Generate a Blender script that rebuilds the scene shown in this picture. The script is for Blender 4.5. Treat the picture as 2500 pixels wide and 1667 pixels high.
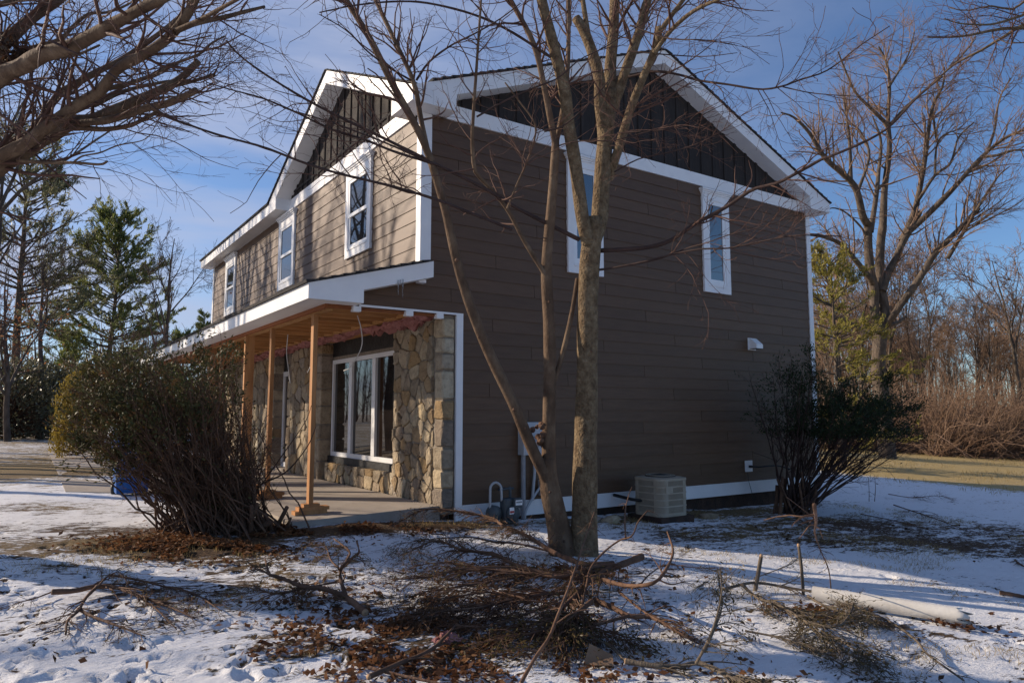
import bpy, math, random
import numpy as np
from mathutils import Vector
R = math.radians
SC = bpy.context.scene
COL = SC.collection
for o in list(bpy.data.objects): bpy.data.objects.remove(o)
rng = np.random.default_rng(7)
random.seed(7)

# ------------------------------------------------------------------ camera
CP = np.array([-4.1896, -8.2151, 1.504]); YAW = R(55.584); PIT = R(5.717); FPX = 1743.86
cd = bpy.data.cameras.new('camera'); cam = bpy.data.objects.new('camera', cd); COL.objects.link(cam)
cd.sensor_width = 36; cd.lens = FPX / 2500 * 36; cd.clip_start = .05; cd.clip_end = 3000
cam.location = CP; cam.rotation_euler = (R(90) + PIT, 0, YAW - R(90)); SC.camera = cam

# ------------------------------------------------------------------ sun, sky, exposure
PHI = R(48); ELEV = R(21.3)
SUN = Vector((-math.cos(PHI)*math.cos(ELEV), math.sin(PHI)*math.cos(ELEV), math.sin(ELEV)))   # towards the sun
ld = bpy.data.lights.new('sun', 'SUN'); ld.energy = 5.0; ld.angle = R(.55); ld.color = (1, .84, .66)
sun = bpy.data.objects.new('sun', ld); COL.objects.link(sun)
sun.rotation_euler = SUN.to_track_quat('Z', 'Y').to_euler(); sun.location = SUN * 60
world = bpy.data.worlds.new('World'); SC.world = world; world.use_nodes = True
nt = world.node_tree; nt.nodes.clear()
def wn(t, **k):
    n = nt.nodes.new(t)
    for a, b in k.items(): setattr(n, a, b)
    return n
wout = wn('ShaderNodeOutputWorld'); bg = wn('ShaderNodeBackground'); bg.inputs['Strength'].default_value = .092
sky = wn('ShaderNodeTexSky', sky_type='NISHITA', sun_disc=False)
sky.sun_elevation = ELEV; sky.sun_rotation = math.atan2(SUN.x, SUN.y); sky.altitude = 100
sky.air_density = 1.0; sky.dust_density = .15; sky.ozone_density = 2.0
tc = wn('ShaderNodeTexCoord')
mp = wn('ShaderNodeMapping'); mp.inputs['Scale'].default_value = (1.2, 2.6, 7.0); mp.inputs['Rotation'].default_value = (.15, .35, .5)
cn = wn('ShaderNodeTexNoise'); cn.inputs['Scale'].default_value = 1.5; cn.inputs['Detail'].default_value = 5; cn.inputs['Roughness'].default_value = .55
cr = wn('ShaderNodeValToRGB'); cr.color_ramp.elements[0].position = .40; cr.color_ramp.elements[1].position = .80
cr.color_ramp.elements[1].color = (.30, .30, .30, 1)
mx = wn('ShaderNodeMix', data_type='RGBA'); mx.inputs['B'].default_value = (4.4, 4.9, 6.6, 1)
nt.links.new(tc.outputs['Generated'], mp.inputs['Vector']); nt.links.new(mp.outputs[0], cn.inputs['Vector'])
# thin cirrus, thicker towards the sun's side of the sky
dt = wn('ShaderNodeVectorMath', operation='DOT_PRODUCT'); dt.inputs[1].default_value = (SUN.x, SUN.y, SUN.z)
sm = wn('ShaderNodeMapRange', interpolation_type='SMOOTHSTEP'); sm.inputs['From Min'].default_value = -.25; sm.inputs['From Max'].default_value = .95; sm.inputs['To Min'].default_value = .12; sm.inputs['To Max'].default_value = 4.6
ml_ = wn('ShaderNodeMath', operation='MULTIPLY', use_clamp=True)
nt.links.new(tc.outputs['Generated'], dt.inputs[0]); nt.links.new(dt.outputs['Value'], sm.inputs['Value'])
nt.links.new(cn.outputs['Fac'], cr.inputs['Fac']); nt.links.new(cr.outputs['Color'], ml_.inputs[0]); nt.links.new(sm.outputs[0], ml_.inputs[1]); 
hz = wn('ShaderNodeMapRange', interpolation_type='SMOOTHSTEP'); hz.inputs['From Min'].default_value = .1; hz.inputs['From Max'].default_value = .95; hz.inputs['To Max'].default_value = .18
ad_ = wn('ShaderNodeMath', operation='ADD', use_clamp=True); nt.links.new(dt.outputs['Value'], hz.inputs['Value']); nt.links.new(hz.outputs[0], ad_.inputs[0]); nt.links.new(ml_.outputs[0], ad_.inputs[1]); nt.links.new(ad_.outputs[0], mx.inputs['Factor'])
wb = wn('ShaderNodeMix', data_type='RGBA', blend_type='MULTIPLY'); wb.inputs['Factor'].default_value = 1; wb.inputs['B'].default_value = (.80, .99, 1.28, 1)
nt.links.new(sky.outputs[0], wb.inputs['A']); nt.links.new(wb.outputs['Result'], mx.inputs['A']); nt.links.new(mx.outputs['Result'], bg.inputs['Color'])
nt.links.new(bg.outputs[0], wout.inputs['Surface'])
vs = SC.view_settings; vs.view_transform = 'Standard'; vs.look = 'None'; vs.exposure = .25; vs.gamma = 1; vs.use_curve_mapping = False
SC.render.engine = 'CYCLES'

# ------------------------------------------------------------------ photograph geometry helpers
FW = np.array([math.cos(YAW)*math.cos(PIT), math.sin(YAW)*math.cos(PIT), math.sin(PIT)])
RT = np.array([math.sin(YAW), -math.cos(YAW), 0.]); UP = np.cross(RT, FW)
FH = np.array([math.cos(YAW), math.sin(YAW), 0.])
def ray(u, v): return FW + RT*(u-1250)/FPX - UP*(v-833.5)/FPX
def W(u, v, d): return CP + ray(u, v)*d               # a point d metres deep along the direction of (u, v)
def crop(x0, y0, s): return lambda x, y: (x0+s*x, y0+s*y)

def smooth(a, b, x):
    t = np.clip((x-a)/(b-a), 0, 1); return t*t*(3-2*t)
def base_ground(x, y):
    xc = np.clip(x, -4, 60); s = smooth(2, 9, x)
    return .1 + .085*np.exp(-((x+.4)/1.7)**2-((y+.25)/.8)**2) - .035*xc + .036*np.where(y < 0, np.clip(y, -20, 0), y*s*np.where(y > 30, 30/np.maximum(y, 1), 1))
_L = rng.random((256, 256))
def vnoise(x, y):
    xi = np.floor(x).astype(int); yi = np.floor(y).astype(int); fx = x-xi; fy = y-yi
    fx = fx*fx*(3-2*fx); fy = fy*fy*(3-2*fy)
    g = lambda a, b: _L[a & 255, b & 255]
    return (g(xi, yi)*(1-fx)+g(xi+1, yi)*fx)*(1-fy)+(g(xi, yi+1)*(1-fx)+g(xi+1, yi+1)*fx)*fy
def fbm(x, y, o=4):
    s = 0; a = .5
    for i in range(o): s = s + a*vnoise(x*2**i+17*i, y*2**i+5*i); a *= .5
    return s
def gz(x, y):
    x = np.asarray(x, float); y = np.asarray(y, float)
    return base_ground(x, y) + .10*(fbm(x*.35+40, y*.35+40, 3)-.45)
def G(u, v, h=0.):
    """where the view ray of (u, v) meets the ground raised by h"""
    d = ray(u, v); t = 8.
    for i in range(30):
        p = CP + d*t; e = p[2] - (float(gz(p[0], p[1]))+h); t += e/max(-d[2], .04)*.7
        t = min(max(t, 1), 400)
    return CP + d*t
def nrm(a): return a/np.maximum(np.linalg.norm(a, axis=-1, keepdims=True), 1e-9)

# ------------------------------------------------------------------ materials
MATS = {}
def newmat(name):
    m = bpy.data.materials.new(name); m.use_nodes = True; MATS[name] = m
    t = m.node_tree; b = t.nodes['Principled BSDF']
    return m, t, b
def N(t, typ, **k):
    n = t.nodes.new(typ)
    for a, b in k.items():
        if a in n.inputs: n.inputs[a].default_value = b
        else: setattr(n, a, b)
    return n
def ramp(t, src, stops):
    r = t.nodes.new('ShaderNodeValToRGB'); e = r.color_ramp.elements
    while len(e) < len(stops): e.new(.5)
    for k, (p, c) in enumerate(stops): e[k].position = p; e[k].color = (*c, 1)
    t.links.new(src, r.inputs[0]); return r.outputs[0]
def noisemat(name, stops, scale=8., detail=5., rough=.7, bump=0., bscale=30., stretch=(1, 1, 1), spec=.3, objrand=0., dist=.02, coord='Object', n_rough=.6):
    m, t, b = newmat(name)
    tcn = N(t, 'ShaderNodeTexCoord'); mpn = N(t, 'ShaderNodeMapping'); mpn.inputs['Scale'].default_value = stretch
    t.links.new(tcn.outputs[coord], mpn.inputs['Vector'])
    vec = mpn.outputs[0]
    if objrand:
        oi = N(t, 'ShaderNodeObjectInfo'); ad = N(t, 'ShaderNodeVectorMath', operation='MULTIPLY_ADD')
        cb = N(t, 'ShaderNodeCombineXYZ')
        for q in range(3): t.links.new(oi.outputs['Random'], cb.inputs[q])
        ad.inputs[1].default_value = (37, 23, 51)
        t.links.new(cb.outputs[0], ad.inputs[0]); t.links.new(vec, ad.inputs[2]); vec = ad.outputs[0]
    nz = N(t, 'ShaderNodeTexNoise', Scale=scale, Detail=detail, Roughness=n_rough); t.links.new(vec, nz.inputs['Vector'])
    c = ramp(t, nz.outputs['Fac'], stops)
    if objrand:
        hs = N(t, 'ShaderNodeHueSaturation'); mr = N(t, 'ShaderNodeMapRange')
        mr.inputs['To Min'].default_value = 1-objrand; mr.inputs['To Max'].default_value = 1+objrand
        t.links.new(oi.outputs['Random'], mr.inputs['Value']); t.links.new(mr.outputs[0], hs.inputs['Value']); t.links.new(c, hs.inputs['Color']); c = hs.outputs[0]
    t.links.new(c, b.inputs['Base Color']); b.inputs['Roughness'].default_value = rough; b.inputs['Specular IOR Level'].default_value = spec
    if bump:
        n2 = N(t, 'ShaderNodeTexNoise', Scale=bscale, Detail=4.); t.links.new(vec, n2.inputs['Vector'])
        bp = N(t, 'ShaderNodeBump', Strength=bump, Distance=dist); t.links.new(n2.outputs['Fac'], bp.inputs['Height']); t.links.new(bp.outputs[0], b.inputs['Normal'])
    return m
noisemat('siding', [(.3, (.090, .048, .025)), (.7, (.118, .066, .036))], 3, 6, .5, .25, 60, (1, 1, 8), .3, .09, .004)
noisemat('batten_board', [(.3, (.030, .026, .025)), (.7, (.048, .041, .038))], 4, 5, .75, .2, 60, (8, 8, 1), .10, .12, .004)
noisemat('white_trim', [(.3, (.74, .73, .73)), (.7, (.82, .81, .80))], 3, 4, .45, .06, 40, (1, 1, 1), .35, 0, .004)
noisemat('vinyl', [(.3, (.78, .78, .78)), (.7, (.83, .83, .82))], 3, 2, .3)
noisemat('shingle', [(.35, (.022, .021, .022)), (.7, (.06, .055, .052))], 25, 4, .9, .6, 60)
noisemat('lumber', [(.25, (.27, .115, .042)), (.5, (.40, .195, .08)), (.8, (.50, .27, .12))], 4, 5, .7, .15, 30, (3, 3, .35), .2, .16, .003)
noisemat('joist_wood', [(.25, (.34, .16, .06)), (.55, (.50, .26, .10)), (.8, (.58, .33, .15))], 4, 5, .75, .1, 30, (.4, 4, 4), .2, .18, .003)
noisemat('rim_wood', [(.25, (.20, .065, .025)), (.75, (.33, .125, .05))], 4, 5, .75, .1, 30, (2, .3, 4), .2, .12, .003)
noisemat('membrane', [(.3, (.008, .008, .009)), (.7, (.03, .03, .03))], 6, 5, .5, .4, 15)
noisemat('mortar', [(.3, (.20, .165, .125)), (.7, (.33, .28, .22))], 14, 5, .95, .6, 50)
noisemat('concrete', [(.25, (.27, .23, .19)), (.5, (.36, .31, .26)), (.8, (.44, .39, .34))], 2.2, 8, .9, .25, 60, n_rough=.7)
noisemat('foundation', [(.3, (.02, .017, .015)), (.6, (.06, .035, .025)), (.8, (.10, .08, .065))], 5, 6, .9, .6, 30)
noisemat('insulation', [(.3, (.28, .115, .10)), (.7, (.46, .23, .21))], 9, 6, 1, .8, 40, spec=.05)
noisemat('galvanized', [(.3, (.20, .20, .21)), (.7, (.31, .31, .32))], 5, 4, .5)
noisemat('meter_grey', [(.3, (.36, .37, .38)), (.7, (.46, .47, .48))], 5, 4, .5)
noisemat('gas_grey', [(.3, (.055, .065, .07)), (.7, (.085, .098, .105))], 7, 4, .5)
noisemat('ac_case', [(.3, (.33, .275, .20)), (.7, (.40, .34, .26))], 6, 4, .5)
noisemat('ac_coil', [(.4, (.015, .015, .015)), (.6, (.045, .043, .04))], 30, 2, .6)
noisemat('black_plastic', [(.4, (.012, .012, .013)), (.6, (.022, .022, .023))], 9, 2, .5)
noisemat('blue_plastic', [(.3, (.012, .095, .33)), (.7, (.02, .13, .42))], 5, 3, .4)
noisemat('pvc', [(.25, (.46, .42, .36)), (.5, (.66, .62, .55)), (.8, (.72, .69, .63))], 3, 6, .45, .15, 30)
noisemat('bark', [(.25, (.05, .033, .021)), (.42, (.125, .085, .05)), (.58, (.205, .15, .09)), (.75, (.34, .27, .18))], 15, 8, .9, 1.0, 40, (1, 1, .8), .15, 0, .03, n_rough=.72)
noisemat('bark_smooth', [(.25, (.06, .036, .023)), (.5, (.125, .08, .05)), (.75, (.22, .155, .10))], 7, 7, .85, .6, 45, (1, 1, .6), .2, 0, .015)
noisemat('bark_grey', [(.25, (.05, .038, .03)), (.5, (.11, .085, .065)), (.8, (.20, .155, .12))], 5, 7, .9, .9, 14, (1, 1, .4), .15, 0, .05)
noisemat('twig', [(.3, (.075, .036, .026)), (.7, (.15, .08, .055))], 6, 3, .75)
noisemat('twig_dark', [(.3, (.038, .022, .018)), (.7, (.075, .045, .036))], 6, 3, .8)
noisemat('twig_tan', [(.25, (.13, .075, .05)), (.5, (.22, .14, .092)), (.8, (.33, .225, .155))], .8, 5, .85)
noisemat('branch_brown', [(.3, (.062, .033, .021)), (.55, (.135, .074, .045)), (.8, (.21, .125, .078))], 7, 6, .85, .5, 30)
noisemat('cut_wood', [(.3, (.33, .20, .11)), (.7, (.48, .31, .18))], 20, 3, .8)
noisemat('stake_wood', [(.3, (.09, .07, .05)), (.7, (.17, .135, .10))], 9, 5, .9, .4, 30, (4, 4, .5))
noisemat('cable', [(.3, (.55, .54, .52)), (.7, (.66, .65, .63))], 5, 2, .5)
noisemat('cardboard', [(.3, (.20, .12, .07)), (.7, (.28, .18, .11))], 5, 4, .9)

def leafmat(name, stops, scale, rough=.45, spec=.35, trans=.38):
    m, t, b = newmat(name)
    g = N(t, 'ShaderNodeNewGeometry'); nz = N(t, 'ShaderNodeTexNoise', Scale=scale, Detail=3.)
    t.links.new(g.outputs['Position'], nz.inputs['Vector'])
    ri = N(t, 'ShaderNodeMath', operation='MULTIPLY_ADD'); ri.inputs[1].default_value = .34
    sb = N(t, 'ShaderNodeMath', operation='SUBTRACT'); sb.inputs[1].default_value = .17
    t.links.new(g.outputs['Random Per Island'], ri.inputs[0]); t.links.new(nz.outputs['Fac'], ri.inputs[2]); t.links.new(ri.outputs[0], sb.inputs[0])
    t.links.new(ramp(t, sb.outputs[0], stops), b.inputs['Base Color'])
    b.inputs['Roughness'].default_value = rough; b.inputs['Specular IOR Level'].default_value = spec
    tl = N(t, 'ShaderNodeBsdfTranslucent'); ms_ = N(t, 'ShaderNodeMixShader'); ms_.inputs[0].default_value = trans
    t.links.new(b.inputs['Base Color'].links[0].from_socket, tl.inputs['Color']); t.links.new(b.outputs[0], ms_.inputs[1]); t.links.new(tl.outputs[0], ms_.inputs[2]); t.links.new(ms_.outputs[0], t.nodes['Material Output'].inputs['Surface'])
    return m
leafmat('yew_leaf', [(.25, (.034, .036, .012)), (.45, (.07, .068, .022)), (.6, (.11, .10, .034)), (.72, (.17, .085, .03))], 3.2, .6, .25, .12)
leafmat('yew_dark', [(.25, (.012, .022, .009)), (.6, (.03, .046, .016)), (.85, (.05, .06, .02))], 3, .6, .22, .15)
leafmat('pine_needle', [(.25, (.09, .12, .04)), (.5, (.19, .22, .07)), (.8, (.33, .33, .10))], .35, .5, .35, .5)
leafmat('pine_grey', [(.25, (.12, .13, .075)), (.5, (.22, .22, .12)), (.8, (.33, .31, .17))], .35, .5, .35, .5)
leafmat('pine_yellow', [(.25, (.17, .155, .03)), (.5, (.30, .26, .05)), (.8, (.42, .34, .08))], .7, .5)
leafmat('golden_leaf', [(.25, (.16, .115, .02)), (.5, (.30, .22, .04)), (.8, (.40, .30, .07))], 3, .6)
leafmat('holly_leaf', [(.25, (.06, .062, .035)), (.5, (.12, .115, .065)), (.8, (.20, .185, .11))], .8, .3, .6)
leafmat('dead_leaf', [(.2, (.075, .032, .016)), (.5, (.155, .068, .03)), (.8, (.26, .135, .062))], 2.5, .7, .2)
leafmat('dead_leaf_dark', [(.2, (.025, .015, .010)), (.5, (.06, .032, .018)), (.8, (.11, .06, .03))], 2.5, .7, .2)
leafmat('olive_leaf', [(.25, (.045, .036, .012)), (.5, (.09, .07, .024)), (.8, (.16, .10, .038))], 4, .5, .3)
leafmat('rust_leaf', [(.25, (.16, .055, .02)), (.6, (.28, .11, .04)), (.85, (.36, .18, .08))], 1, .7)
leafmat('tan_grass', [(.25, (.25, .18, .08)), (.6, (.40, .30, .14)), (.85, (.50, .40, .20))], 1, .8, .1)

def glass(name, ior, base):
    m, t, b = newmat(name)
    b.inputs['Base Color'].default_value = (*base, 1); b.inputs['Roughness'].default_value = .015; b.inputs['IOR'].default_value = ior
    g = N(t, 'ShaderNodeTexCoord'); nz = N(t, 'ShaderNodeTexNoise', Scale=1.3, Detail=1.); bp = N(t, 'ShaderNodeBump', Strength=.06, Distance=.02)
    t.links.new(g.outputs['Object'], nz.inputs['Vector']); t.links.new(nz.outputs['Fac'], bp.inputs['Height']); t.links.new(bp.outputs[0], b.inputs['Normal'])
glass('window_glass', 2.2, (.012, .014, .018)); glass('door_glass', 1.6, (.014, .011, .010))
m, t, b = newmat('ice'); b.inputs['Transmission Weight'].default_value = .9; b.inputs['Roughness'].default_value = .12; b.inputs['IOR'].default_value = 1.31

# stone: each stone takes its own tone, plus mottling
m, t, b = newmat('stone')
oi = N(t, 'ShaderNodeObjectInfo'); g = N(t, 'ShaderNodeNewGeometry')
c0 = ramp(t, oi.outputs['Random'], [(0, (.25, .205, .15)), (.2, (.38, .32, .24)), (.4, (.44, .36, .25)), (.55, (.22, .185, .155)), (.68, (.36, .25, .13)), (.8, (.33, .29, .25)), (.9, (.46, .37, .24)), (1, (.47, .42, .33))])
nz = N(t, 'ShaderNodeTexNoise', Scale=9., Detail=7., Roughness=.7); t.links.new(g.outputs['Position'], nz.inputs['Vector'])
c1 = ramp(t, nz.outputs['Fac'], [(.3, (.5, .46, .42)), (.52, (1, .98, .94)), (.75, (1.25, 1.2, 1.1))])
mm = N(t, 'ShaderNodeMix', data_type='RGBA', blend_type='MULTIPLY'); mm.inputs['Factor'].default_value = .85
t.links.new(c0, mm.inputs['A']); t.links.new(c1, mm.inputs['B']); t.links.new(mm.outputs['Result'], b.inputs['Base Color'])
n2 = N(t, 'ShaderNodeTexNoise', Scale=28., Detail=5.); t.links.new(g.outputs['Position'], n2.inputs['Vector'])
bp = N(t, 'ShaderNodeBump', Strength=.8, Distance=.03); t.links.new(n2.outputs['Fac'], bp.inputs['Height']); t.links.new(bp.outputs[0], b.inputs['Normal'])
b.inputs['Roughness'].default_value = .92; b.inputs['Specular IOR Level'].default_value = .15

# ground: snow over dead leaves and winter grass, the cover given by vertex attributes
m, t, b = newmat('snow_ground')
g = N(t, 'ShaderNodeNewGeometry')
ab = N(t, 'ShaderNodeAttribute', attribute_name='bare'); al = N(t, 'ShaderNodeAttribute', attribute_name='lawn')
def mth(op, a, b_=None, c_=None):
    n = N(t, 'ShaderNodeMath', operation=op)
    for k, q in enumerate((a, b_, c_)):
        if q is None: continue
        if isinstance(q, (int, float)): n.inputs[k].default_value = q
        else: t.links.new(q, n.inputs[k])
    return n.outputs[0]
mpn = N(t, 'ShaderNodeMapping'); mpn.inputs['Rotation'].default_value = (0, 0, R(35)); mpn.inputs['Scale'].default_value = (1, 2.4, 1)
t.links.new(g.outputs['Position'], mpn.inputs['Vector'])
f1 = N(t, 'ShaderNodeTexNoise', Scale=2.6, Detail=8., Roughness=.68); t.links.new(mpn.outputs[0], f1.inputs['Vector'])
f2 = N(t, 'ShaderNodeTexNoise', Scale=11., Detail=7., Roughness=.72); t.links.new(mpn.outputs[0], f2.inputs['Vector'])
cov = mth('ADD', mth('MULTIPLY_ADD', f1.outputs['Fac'], 1.2, -.60), mth('MULTIPLY_ADD', f2.outputs['Fac'], 1.5, -.75))
cov = mth('ADD', cov, ab.outputs['Fac'])
mr = N(t, 'ShaderNodeMapRange', interpolation_type='SMOOTHSTEP'); mr.inputs['From Min'].default_value = .45; mr.inputs['From Max'].default_value = .55
t.links.new(cov, mr.inputs['Value']); bare = mr.outputs[0]
f3 = N(t, 'ShaderNodeTexNoise', Scale=30., Detail=5., Roughness=.7); t.links.new(g.outputs['Position'], f3.inputs['Vector'])
leafc = ramp(t, f3.outputs['Fac'], [(.3, (.022, .014, .009)), (.48, (.075, .042, .023)), (.6, (.14, .085, .045)), (.74, (.20, .14, .075))])
grassc = ramp(t, f3.outputs['Fac'], [(.3, (.24, .165, .06)), (.5, (.45, .33, .14)), (.75, (.56, .44, .22))])
mg = N(t, 'ShaderNodeMix', data_type='RGBA'); t.links.new(al.outputs['Fac'], mg.inputs['Factor']); t.links.new(leafc, mg.inputs['A']); t.links.new(grassc, mg.inputs['B'])
ms = N(t, 'ShaderNodeMix', data_type='RGBA'); t.links.new(bare, ms.inputs['Factor']); ms.inputs['A'].default_value = (.80, .80, .815, 1); t.links.new(mg.outputs['Result'], ms.inputs['B'])
t.links.new(ms.outputs['Result'], b.inputs['Base Color'])
b.inputs['Roughness'].default_value = .75; b.inputs['Specular IOR Level'].default_value = .2
hgt = mth('MULTIPLY_ADD', bare, -1.0, mth('MULTIPLY', f2.outputs['Fac'], 1.0))
hgt = mth('MULTIPLY_ADD', f3.outputs['Fac'], mth('MULTIPLY_ADD', bare, .9, .12), hgt)
bp = N(t, 'ShaderNodeBump', Strength=.8, Distance=.03); t.links.new(hgt, bp.inputs['Height']); t.links.new(bp.outputs[0], b.inputs['Normal'])

# ------------------------------------------------------------------ object helpers
BASE = {}
def mk(name, V, F, mat, parent=None, base=None, smooth_=False, attrs=None):
    """one mesh object; V in world coordinates; F list of faces or (n,k) array"""
    V = np.asarray(V, float).reshape(-1, 3)
    off = np.zeros(3) if parent is None else BASE[parent.name]
    if parent is None and base is not None: off = np.asarray(base, float)
    me = bpy.data.meshes.new(name)
    if isinstance(F, np.ndarray) and F.ndim == 2:
        n, k = F.shape
        me.vertices.add(len(V)); me.vertices.foreach_set('co', (V-off).astype(np.float32).ravel())
        me.loops.add(n*k); me.loops.foreach_set('vertex_index', F.astype(np.int32).ravel())
        me.polygons.add(n); me.polygons.foreach_set('loop_start', np.arange(0, n*k, k, dtype=np.int32)); me.polygons.foreach_set('loop_total', np.full(n, k, np.int32))
        me.update(calc_edges=True)
    else:
        me.from_pydata([tuple(p) for p in V-off], [], [tuple(f) for f in F]); me.update()
    if smooth_: me.polygons.foreach_set('use_smooth', np.ones(len(me.polygons), bool))
    if attrs:
        for a, d in attrs.items():
            at = me.attributes.new(a, 'FLOAT', 'POINT'); at.data.foreach_set('value', d.astype(np.float32))
    me.materials.append(MATS[mat] if isinstance(mat, str) else mat)
    o = bpy.data.objects.new(name, me); COL.objects.link(o)
    if parent is not None: o.parent = parent; BASE[o.name] = off
    else: o.location = off; BASE[o.name] = off
    return o
def thing(name, label, cat, base, group=None):
    o = bpy.data.objects.new(name, None); COL.objects.link(o); o.empty_display_size = .2
    o.location = base; BASE[o.name] = np.asarray(base, float); tag(o, label, cat, group); return o
def tag(o, label, cat, group=None):
    o['label'] = label; o['category'] = cat
    if group: o['group'] = group
    return o
BF = [(0, 3, 2, 1), (4, 5, 6, 7), (0, 1, 5, 4), (1, 2, 6, 5), (2, 3, 7, 6), (3, 0, 4, 7)]
def boxv(x0, x1, y0, y1, z0, z1): return [(x0, y0, z0), (x1, y0, z0), (x1, y1, z0), (x0, y1, z0), (x0, y0, z1), (x1, y0, z1), (x1, y1, z1), (x0, y1, z1)]
def box(name, x0, x1, y0, y1, z0, z1, mat, parent=None, base=None): return mk(name, boxv(x0, x1, y0, y1, z0, z1), BF, mat, parent, base)
def multi(name, parts, mat, parent=None, base=None, smooth_=False):
    V = []; F = []
    for v, f in parts:
        n = len(V); V += [tuple(p) for p in v]; F += [tuple(i+n for i in q) for q in f]
    return mk(name, V, F, mat, parent, base, smooth_)
def bx(*a): return (boxv(*a), BF)
def prism(name, poly, axis, a, b_, mat, parent):
    """polygon extruded along an axis; poly are the two other coordinates in order"""
    n = len(poly)
    def pt(p, q): return (q, p[0], p[1]) if axis == 0 else (p[0], q, p[1]) if axis == 1 else (p[0], p[1], q)
    V = [pt(p, a) for p in poly]+[pt(p, b_) for p in poly]
    F = [tuple(range(n)), tuple(range(2*n-1, n-1, -1))]+[(i, i+n, (i+1) % n+n, (i+1) % n) for i in range(n)]
    o = mk(name, V, F, mat, parent)
    import bmesh
    bm = bmesh.new(); bm.from_mesh(o.data); bmesh.ops.recalc_face_normals(bm, faces=bm.faces); bmesh.ops.triangulate(bm, faces=[f for f in bm.faces if len(f.verts) > 4]); bm.to_mesh(o.data); bm.free()
    return o
def tubeVF(P, Rr, S=6, cap=True, lump=0., seed=0):
    """P (N,K,3), Rr (N,K) -> verts, quads"""
    P = np.asarray(P, float); Rr = np.asarray(Rr, float)
    if P.ndim == 2: P = P[None]; Rr = Rr[None]
    if cap:
        e = P[:, -1]+nrm(P[:, -1]-P[:, -2])*Rr[:, -1:]*.12
        P = np.concatenate([P, e[:, None]], 1); Rr = np.concatenate([Rr, Rr[:, -1:]*.05], 1)
    n, k, _ = P.shape
    T = np.empty_like(P); T[:, 1:-1] = P[:, 2:]-P[:, :-2]; T[:, 0] = P[:, 1]-P[:, 0]; T[:, -1] = P[:, -1]-P[:, -2]; T = nrm(T)
    ref = np.where(np.abs(T[:, :1, 2:3]) < .8, np.array([0, 0, 1.]), np.array([.83, .55, 0.]))
    A = nrm(np.cross(T, np.broadcast_to(ref, T.shape))); B = np.cross(T, A)
    th = np.arange(S)*2*np.pi/S
    rr = Rr[:, :, None]*np.ones(S)
    if lump:
        r2 = np.random.default_rng(seed); ph = r2.random(6)*6.28; s = np.arange(k)[None, :, None]*.55
        rr = rr*(1+lump*(np.sin(3*th+ph[0]+s*.5)*.5+np.sin(2*th+ph[1]-s*.4)*.6+np.sin(5*th+ph[2]+s)*.35+np.sin(s*1.7+ph[3])*.5))
    V = P[:, :, None]+rr[..., None]*(np.cos(th)[:, None]*A[:, :, None]+np.sin(th)[:, None]*B[:, :, None])
    idx = np.arange(n*k*S).reshape(n, k, S); nx = np.roll(idx, -1, axis=2)
    F = np.stack([idx[:, :-1], nx[:, :-1], nx[:, 1:], idx[:, 1:]], -1).reshape(-1, 4)
    return V.reshape(-1, 3), F
def joinVF(L):
    V = []; F = []; n = 0
    for v, f in L: V.append(v); F.append(f+n); n += len(v)
    return np.vstack(V), np.vstack(F)
def resample(pts, k):
    P = np.asarray(pts, float)
    # Catmull-Rom through the points
    d = np.r_[0, np.cumsum(np.linalg.norm(np.diff(P, axis=0), axis=1))]; s = np.linspace(0, d[-1], k)
    Q = np.vstack([2*P[0]-P[1], P, 2*P[-1]-P[-2]]); out = []
    for x in s:
        i = min(np.searchsorted(d, x, 'right')-1, len(P)-2); tt = (x-d[i])/max(d[i+1]-d[i], 1e-9)
        p0, p1, p2, p3 = Q[i:i+4]
        out.append(.5*(2*p1+(p2-p0)*tt+(2*p0-5*p1+4*p2-p3)*tt**2+(3*p1-p0-3*p2+p3)*tt**3))
    return np.array(out)
def grow(S, D, L, r0, K, wig, up=0., taper=.25, r=rng, droop=0.):
    """vectorised wandering branches: N starts, N directions, lengths, radii"""
    n = len(S); D = nrm(D.copy()); P = [S]; st = (L/K)[:, None]
    for i in range(K):
        D = nrm(D+r.normal(0, wig, (n, 3))+np.array([0, 0, up-droop*i/K])); P.append(P[-1]+D*st)
    P = np.stack(P, 1); Rr = r0[:, None]*np.linspace(1, taper, K+1)[None]
    return P, Rr
def spawn(P, Rr, n, t0, t1, ang, Lr, rel, rmin, r=rng, flat=0., wlen=True):
    """choose n places along the parents and give child directions, lengths, radii"""
    N_, k, _ = P.shape
    if wlen:
        w = np.linalg.norm(np.diff(P, axis=1), axis=2).sum(1); i = r.choice(N_, n, p=w/w.sum())
    else: i = r.integers(0, N_, n)
    tt = r.uniform(t0, t1, n); x = tt*(k-1); j = np.minimum(x.astype(int), k-2); f = (x-j)[:, None]
    S = P[i, j]*(1-f)+P[i, j+1]*f; T = nrm(P[i, j+1]-P[i, j]); rp = Rr[i, j]*(1-f[:, 0])+Rr[i, j+1]*f[:, 0]
    A = r.normal(0, 1, (n, 3)); A[:, 2] *= 1-flat; A = nrm(A-T*(A*T).sum(1, keepdims=True))
    a = r.uniform(ang[0], ang[1], n)[:, None]
    D = T*np.cos(a)+A*np.sin(a)
    L = r.uniform(Lr[0], Lr[1], n)*(1.15-.6*tt)
    return S, D, L, np.clip(rp*rel, rmin, None)
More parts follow.
